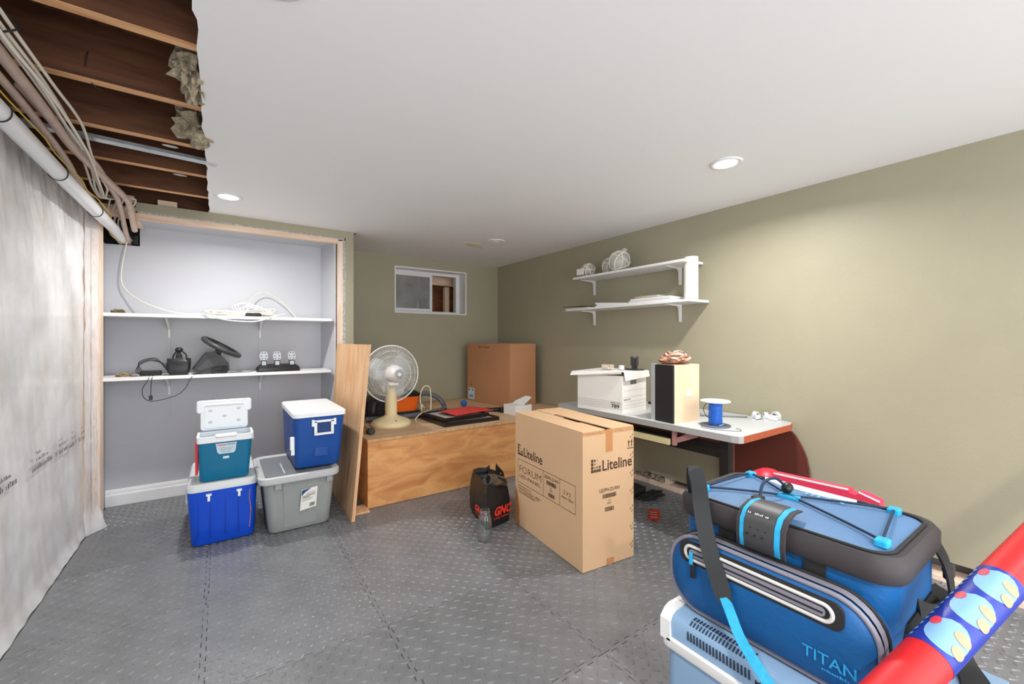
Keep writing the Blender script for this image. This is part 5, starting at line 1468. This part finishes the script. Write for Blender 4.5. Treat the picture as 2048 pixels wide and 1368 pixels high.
# ------------------------------------------------------------------ electric cooler
ec = thing('electric_cooler', 'pale blue hard cooler with white trim carrying the blue cooler bag', 'cooler', (1.03, 0.14, ZF), group='coolers')
EL, EW, EZ = 0.60, 0.44, 0.397
build('body', MB().loft([rr(0.02, EW - 0.02, 0.015, EL - 0.02, 0.03, 0.0), rr(0.005, EW - 0.005, 0.004, EL - 0.006, 0.035, 0.06), rr(0.004, EW - 0.004, 0.004, EL - 0.006, 0.035, 0.305)]), ICE, ec, 40)
build('trim_band', MB().loft([rr(-0.004, EW + 0.004, -0.004, EL, 0.022, 0.300), rr(-0.006, EW + 0.006, -0.006, EL + 0.002, 0.022, 0.305), rr(-0.006, EW + 0.006, -0.006, EL + 0.002, 0.022, 0.326), rr(0.0, EW, 0.0, EL - 0.004, 0.02, 0.330)]), WHITE, ec, 40)
lidm = [(0.002, 0.328), (-0.001, 0.372), (0.006, 0.386), (0.022, 0.394), (0.06, 0.397), (EW - 0.06, 0.397), (EW - 0.02, 0.392), (EW, 0.37), (EW, 0.328)]
el = build('lid', MB().prism(lidm, 'y', 0.0, EL - 0.03), ICE, ec, 35)
endp = [(-0.006, 0.320), (-0.006, 0.376), (0.012, 0.394), (0.03, 0.401), (EW - 0.03, 0.401), (EW - 0.012, 0.394), (EW + 0.005, 0.376), (EW + 0.005, 0.320)]
build('end_cap', MB().prism(endp, 'y', EL - 0.031, EL), WHITE, ec, 30)
for k in range(19):
    y = EL - 0.085 - 0.0088 * k
    build('vent_slot', MB().box(-0.0022, 0.002, y, y + 0.0042, 0.352, 0.374), VENT, el, None)
    build('vent_slot', MB().loft([[(0.009, y, 0.3885), (0.009, y + 0.0042, 0.3885), (0.007, y + 0.0042, 0.3855), (0.007, y, 0.3855)], [(0.021, y, 0.3948), (0.021, y + 0.0042, 0.3948), (0.021, y + 0.0042, 0.391), (0.021, y, 0.391)]]), VENT, el, None)
    build('vent_slot', MB().box(0.026, 0.040, y, y + 0.0042, 0.394, 0.3968), VENT, el, None)
q = text_mb(MB(), 'MOBICOOL', (-0.0018, 0.345, 0.350), (0, -1, 0), (0, 0, 1), 0.10, 0.012, 0.02)
build('lettering', q, VENT, el, None)

# ------------------------------------------------------------------ blue cooler bag
bagt = thing('cooler_bag', 'blue insulated cooler bag with black straps and front pocket', 'bag', (0, 0, 0.402))
def Z(z):
    return z - 0.402
bx0, bx1, by0, by1 = 1.15, 1.49, 0.262, 0.752
body = MB().loft([rr(bx0 + 0.02, bx1 - 0.02, by0 + 0.03, by1 - 0.02, 0.05, Z(0.403), 6), rr(bx0, bx1, by0 + 0.012, by1 - 0.006, 0.06, Z(0.425), 6), rr(bx0 - 0.008, bx1 + 0.006, by0, by1 + 0.004, 0.06, Z(0.53), 6), rr(bx0 - 0.004, bx1, by0, by1, 0.055, Z(0.648), 6)])
bo = build('body', body, BAGB, bagt, 60)
band = MB().loft([rr(bx0 - 0.016, bx1 + 0.008, by0 - 0.010, by1 + 0.010, 0.062, Z(0.644), 7), rr(bx0 - 0.024, bx1 + 0.014, by0 - 0.016, by1 + 0.016, 0.066, Z(0.655), 7), rr(bx0 - 0.024, bx1 + 0.014, by0 - 0.016, by1 + 0.016, 0.066, Z(0.690), 7), rr(bx0 - 0.014, bx1 + 0.004, by0 - 0.006, by1 + 0.006, 0.06, Z(0.703), 7), rr(bx0 + 0.004, bx1 - 0.012, by0 + 0.012, by1 - 0.012, 0.05, Z(0.699), 7)])
build('lid_band', band, BAND, bagt, 45)
build('lid_piping', MB().tube([(x, y, Z(0.702)) for x, y, _ in rr(bx0 + 0.004, bx1 - 0.010, by0 + 0.012, by1 - 0.012, 0.05, 0, 7)], 0.004, 8, closed=True), BLACK_M, bagt, 80)
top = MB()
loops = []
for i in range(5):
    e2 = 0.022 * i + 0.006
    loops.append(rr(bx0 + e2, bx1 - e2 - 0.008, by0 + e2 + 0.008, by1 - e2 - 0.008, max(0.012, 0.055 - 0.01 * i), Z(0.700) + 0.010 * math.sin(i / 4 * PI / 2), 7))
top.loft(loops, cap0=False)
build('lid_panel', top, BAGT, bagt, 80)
zt2 = Z(0.7145)
P5 = [(1.205, 0.715), (1.455, 0.70), (1.335, 0.535), (1.452, 0.335), (1.205, 0.298)]
def arc(a, b, h=0.002):
    return [(a[0] + (b[0] - a[0]) * t / 6, a[1] + (b[1] - a[1]) * t / 6, zt2 + 0.001 - (0.006 if t in (0, 6) else 0.0) * 0 + h * math.sin(PI * t / 6)) for t in range(7)]
for a, b in ((0, 1), (1, 2), (2, 0), (2, 3), (3, 4), (4, 2)):
    build('bungee_cord', MB().tube(arc(P5[a], P5[b]), 0.0032, 7), CORD, bagt, 80)
for i, p in enumerate(P5):
    if i == 2:
        build('cord_patch', MB().prism([(p[0] - 0.02, p[1] - 0.03), (p[0] + 0.02, p[1] - 0.022), (p[0] + 0.02, p[1] + 0.022), (p[0] - 0.02, p[1] + 0.03)], 'z', zt2 - 0.004, zt2 + 0.0035), CYAN, bagt, None)
    else:
        build('cord_loop', MB().rbox(p[0] - 0.016, p[0] + 0.016, p[1] - 0.013, p[1] + 0.013, zt2 - 0.012, zt2 + 0.005, 0.005, 0.003), CYAN, bagt)
build('cord_lock', MB().lathe([(0.010, -0.014), (0.014, -0.008), (0.014, 0.008), (0.010, 0.014)], (1.345, 0.545, zt2 + 0.018), 16, Matrix.Rotation(math.radians(70), 4, 'Y')), BLACK, bagt)
build('cord_tail', MB().tube(cr([(1.345, 0.55, zt2 + 0.02), (1.32, 0.565, zt2 + 0.045), (1.27, 0.575, zt2 + 0.04), (1.225, 0.565, zt2 + 0.012)], 8), 0.0042, 7), CORD, bagt)
build('cord_end', MB().rbox(1.20, 1.23, 0.552, 0.578, zt2 + 0.002, zt2 + 0.016, 0.004, 0.002), BLACK, bagt)
build('name_window', MB().prism([(1.478, 0.665), (1.474, 0.42), (1.445, 0.44), (1.43, 0.50), (1.432, 0.60), (1.455, 0.655)], 'z', Z(0.702), Z(0.7085)), mat('clear_window_vinyl', S(226, 230, 238), 0.15), bagt, None)
q = text_mb(MB(), 'TITAN', (1.385, 0.525, zt2 + 0.0015), (0, -1, 0), (1, 0, 0), 0.10, 0.022, 0.02)
build('lid_lettering', q, mat('pale_blue_print', S(130, 176, 226), 0.5), bagt, None)
# latch pad
lp2 = [(1.105, 0.632), (1.100, 0.66), (1.104, 0.70), (1.122, 0.722), (1.16, 0.733), (1.20, 0.730)]
def pad(y0, y1, off):
    m = MB()
    loops = []
    for (x, z) in lp2:
        n_ = off
        loops.append([(x - n_, y0, Z(z) + n_ * 0.7), (x - n_, y1, Z(z) + n_ * 0.7), (x + 0.006, y1, Z(z) - 0.004), (x + 0.006, y0, Z(z) - 0.004)])
    return m.loft(loops)
lt_ = build('latch_pad', pad(0.452, 0.565, 0.002), BAND, bagt, 50)
build('latch_grip', pad(0.475, 0.545, 0.005), DGREY, lt_, 50)
for y0, y1 in ((0.462, 0.474), (0.546, 0.556)):
    build('latch_pull', pad(y0, y1, 0.004), CYAN, lt_, 50)
dots = MB()
for k in range(3):
    for j in range(3):
        dots.ball((1.093 + 0.006 * j, 0.535 - 0.018 * k - 0.006 * j, Z(0.672 + 0.016 * j)), (0.004, 0.0025, 0.0025), 8, 5)
build('latch_hole', dots, BLACK, lt_)['kind'] = 'stuff'
q = scribble(MB(), (1.107, 0.54, Z(0.7195)), (0, -1, 0), Vector((0.7, 0, 0.7)), 0.05, 0.006, 12, 3)
build('lettering', q, SILV, lt_, None)['kind'] = 'stuff'
# front pocket
px = 1.07
def prr(x, ins, zadd=0.0):
    """rounded outline in the y,z plane"""
    l = rr(0.272 + ins, 0.742 - ins, 0.412 + ins, 0.610 - ins, max(0.02, 0.085 - ins * 0.6), 0, 8)
    return [(x, y, Z(z + zadd)) for y, z, _ in l]
pk = MB().loft([prr(1.16, 0.0), prr(px + 0.018, 0.0), prr(px + 0.004, 0.010), prr(px - 0.002, 0.05), prr(px - 0.004, 0.088)])
po = build('front_pocket', pk, BAGB, bagt, 60)
build('pocket_piping', MB().tube(prr(px + 0.016, -0.002), 0.006, 8, closed=True), PIPE, po, 80)
build('pocket_gusset', MB().loft([prr(px + 0.030, -0.005), prr(px + 0.052, -0.005)], False, False), PIPE, po, 60)
build('pocket_edge', MB().tube(prr(px + 0.060, -0.004), 0.005, 8, closed=True), BLACK_M, po, 80)
def zrr(x, y0, y1, z0, z1, r):
    return [(x, y, Z(z)) for y, z, _ in rr(y0, y1, z0, z1, r, 0, 7)]
build('zip_panel', MB().loft([zrr(px + 0.004, 0.325, 0.705, 0.545, 0.602, 0.02), zrr(px - 0.0045, 0.325, 0.705, 0.545, 0.602, 0.02)]), BLACK_M, po, 40)
build('zip_trim', MB().tube(zrr(px - 0.005, 0.345, 0.688, 0.556, 0.592, 0.0175), 0.0045, 8, closed=True), SILV, po, 80)
build('zip_insert', MB().loft([zrr(px - 0.002, 0.358, 0.676, 0.564, 0.584, 0.009), zrr(px - 0.0075, 0.358, 0.676, 0.564, 0.584, 0.009)]), PIPE, po, 40)
build('zip_teeth', MB().box(px - 0.0095, px - 0.006, 0.362, 0.672, Z(0.5725), Z(0.5755)), BLACK, po, None)
zp_ = build('zip_pull', MB().rbox(px - 0.016, px - 0.008, 0.662, 0.672, Z(0.545), Z(0.578), 0.003, 0.002), CYAN, po)
build('zip_tab', MB().rbox(px - 0.016, px - 0.006, 0.656, 0.668, Z(0.510), Z(0.548), 0.004, 0.002), BLACK, po)
q = text_mb(MB(), 'TITAN', (px - 0.0052, 0.402, Z(0.462)), (0, -1, 0), (0, 0, 1), 0.098, 0.024, 0.01)
scribble(q, (px - 0.0052, 0.365, Z(0.450)), (0, -1, 0), (0, 0, 1), 0.055, 0.006, 12, 4)
build('lettering', q, mat('cyan_print', S(44, 160, 220), 0.5), po, None)
for y in (0.405, 0.612):
    build('front_strap', MB().box(bx0 - 0.010, bx0 - 0.002, y - 0.022, y + 0.022, Z(0.52), Z(0.648)), BLACK_M, bagt, None)
# shoulder strap: black pad on top, cyan webbing below
sp_b = cr([(1.165, 0.735, Z(0.70)), (1.135, 0.715, Z(0.745)), (1.125, 0.70, Z(0.787)), (1.118, 0.682, Z(0.76)), (1.108, 0.668, Z(0.705)), (1.085, 0.645, Z(0.66)), (1.058, 0.612, Z(0.60)), (1.050, 0.585, Z(0.545)), (1.044, 0.562, Z(0.498))], 5)
wb_ = [0.012 + 0.03 * min(1, i / 12) for i in range(len(sp_b))]
wb_[-3:] = [0.038, 0.033, 0.028]
build('shoulder_strap', MB().ribbon(sp_b, Vector((0.35, -1, 0.0)), wb_, 0.004), STRAP, bagt, 50)
sp_c = cr([(1.045, 0.566, Z(0.51)), (1.038, 0.545, Z(0.478)), (1.02, 0.515, Z(0.448)), (1.0, 0.472, Z(0.425)), (0.99, 0.43, Z(0.400)), (1.005, 0.36, Z(0.36)), (1.012, 0.25, Z(0.345))], 5)
build('strap_webbing', MB().ribbon(sp_c, Vector((0.45, -1, 0.0)), 0.024, 0.003), CYAN, bagt, 50)
# end carry straps
for (pts, w_) in (([(1.44, by0 - 0.004, Z(0.665)), (1.45, by0 - 0.022, Z(0.62)), (1.46, by0 - 0.03, Z(0.56)), (1.47, by0 - 0.03, Z(0.50)), (1.45, by0 - 0.01, Z(0.43))], 0.038), ([(1.30, by0 - 0.004, Z(0.55)), (1.34, by0 - 0.02, Z(0.53)), (1.40, by0 - 0.024, Z(0.52)), (1.46, by0 - 0.02, Z(0.52)), (1.50, by0 + 0.02, Z(0.52))], 0.045), ([(1.49, by0 - 0.012, Z(0.60)), (1.52, by0 - 0.02, Z(0.55)), (1.55, by0 - 0.014, Z(0.49)), (1.535, by0 + 0.02, Z(0.44))], 0.034)):
    build('side_strap', MB().ribbon(cr(pts, 6), Vector((1, 0, 0.4)), w_, 0.005), BLACK_M, bagt, 50)
build('side_pocket', MB().rbox(1.20, 1.45, by0 - 0.018, by0 + 0.05, Z(0.405), Z(0.545), 0.03, 0.014), BLACK_M, bagt)
build('side_buckle', MB().rbox(1.475, 1.515, by0 - 0.03, by0 - 0.012, Z(0.565), Z(0.60), 0.006, 0.004), BLACK, bagt)
build('side_tab', MB().box(1.47, 1.50, by0 - 0.033, by0 - 0.028, Z(0.505), Z(0.522)), CYAN, bagt, None)

# loose strap end lying on the hard cooler
build('strap_tail', MB().ribbon(cr([(1.42, by0 - 0.02, Z(0.50)), (1.43, by0 - 0.035, Z(0.45)), (1.41, 0.205, Z(0.415)), (1.37, 0.18, Z(0.406)), (1.31, 0.165, Z(0.405))], 6), Vector((0.6, -0.8, 0)), 0.05, 0.004), BLACK_M, bagt, 50)

# ------------------------------------------------------------------ red things behind the bag
PINKR = mat('red_card_box', S(236, 58, 92), 0.5)
rb = thing('red_box', 'bright red carton with white edges behind the blue cooler bag', 'box', (1.99, 0.50, ZF))
build('carton', MB().prism([(0.0, 0.0), (0.36, 0.0), (0.36, 0.572), (0.095, 0.578), (0.09, 0.568), (0.07, 0.566), (0.062, 0.578), (0.0, 0.56)], 'x', 0.0, 0.05), PINKR, rb, None)
build('torn_edge', MB().prism([(0.0, 0.558), (0.062, 0.576), (0.062, 0.580), (0.0, 0.563)], 'x', -0.002, 0.004).prism([(0.095, 0.576), (0.36, 0.570), (0.36, 0.575), (0.095, 0.582)], 'x', -0.002, 0.004), PAPER, rb, None)
build('white_mark', text_mb(MB(), 'x', (-0.001, 0.04, 0.535), (0, -1, 0), (0, 0, 1), 0.012, 0.014, 0.02), PAPER, rb, None)
rt = thing('red_tub', 'deep red round lidded tub behind the blue cooler bag', 'tub', (2.03, 0.90, ZF))
REDT2 = mat('deep_red_plastic', S(212, 16, 52), 0.4)
build('tub', MB().lathe([(0.070, 0), (0.076, 0.01), (0.082, 0.49)], n=28), REDT2, rt, 50)
build('lid', MB().lathe([(0.084, 0.49), (0.086, 0.50), (0.078, 0.53), (0.058, 0.556), (0.03, 0.572), (0.004, 0.576)], n=28), REDT2, rt, 60)

# ------------------------------------------------------------------ long red tube leaning across the corner of the room
p0 = Vector((-0.42, 0.60, 0.048))
p1 = Vector((1.03, 0.2275, 0.525))
p2 = Vector((1.456, 0.119, 0.679))
d = (p2 - p1).normalized()
end0 = p1 + d * ((0.045 - p1.z) / d.z)
end1 = p1 + d * ((XR - 0.045 - p1.x) / d.x)
Lt = (end1 - end0).length
red = thing('red_tube', 'long red tube with a blue printed band, leaning across the foreground', 'tube', end0)
rad = 0.0375
Mt = d.to_track_quat('Z', 'Y').to_matrix().to_4x4()
build('tube', MB().lathe([(rad, 0.0), (rad, Lt)], n=32, M=Mt), mat('red_tube_plastic', S(206, 28, 32), 0.5), red, 50)
s0, s1 = (p1 - end0).length + 0.085, (p1 - end0).length + 0.36
lbn = build('label_band', MB().lathe([(rad + 0.0006, s0), (rad + 0.0006, s1)], n=32, M=Mt, cap=False), mat('blue_label', S(34, 50, 150), 0.4), red, 50)
# round badges printed on the band
toC = (Vector((0, 0, 1.16)) - (p1 + p2) / 2)
inv = Mt.inverted()
vl = inv @ toC
ang = math.atan2(vl.y, vl.x)
def wrapdisc(sc, a0, rx, ry, off, n=18):
    pts = [Mt @ Vector(((rad + off) * math.cos(a0), (rad + off) * math.sin(a0), sc))]
    for ring in (0.2, 0.4, 0.6, 0.8, 1.0):
        for k in range(n):
            t = 2 * PI * k / n
            a = a0 + ry * ring * math.sin(t) / rad
            pts.append(Mt @ Vector(((rad + off) * math.cos(a), (rad + off) * math.sin(a), sc + rx * ring * math.cos(t))))
    fs = [(0, 1 + k, 1 + (k + 1) % n) for k in range(n)]
    for g_ in range(4):
        fs += [(1 + g_ * n + k, 1 + (g_ + 1) * n + k, 1 + (g_ + 1) * n + (k + 1) % n, 1 + g_ * n + (k + 1) % n) for k in range(n)]
    return MB().add(pts, fs)
LBL = mat('badge_light_blue', S(122, 166, 206), 0.45)
BEI = mat('badge_beige', S(172, 148, 118), 0.45)
PNK = mat('badge_red', S(214, 60, 80), 0.45)
SL = (s1 - s0) / 3
for k in range(3):
    sc = s0 + SL * (k + 0.5)
    bd_ = build('badge', wrapdisc(sc, ang, 0.039, 0.034, 0.0012), LBL, lbn, 80)
    bd_b = build('badge_spot', wrapdisc(sc - 0.016, ang + 0.62, 0.013, 0.012, 0.002), BEI, lbn, 80)
    build('badge_spot', wrapdisc(sc + 0.014, ang + 0.45, 0.012, 0.015, 0.002), BEI, lbn, 80)
    build('badge_spot', wrapdisc(sc + 0.018, ang - 0.72, 0.012, 0.008, 0.002), PNK, lbn, 80)
ltr = MB()
for k in range(14):
    q = wrapdisc(s0 + 0.012 + k * 0.0185, ang - 1.2, 0.005, 0.004, 0.0016, 8)
    ltr.add(q.v, q.f)
build('small_print', ltr, LBL, lbn, None)['kind'] = 'stuff'
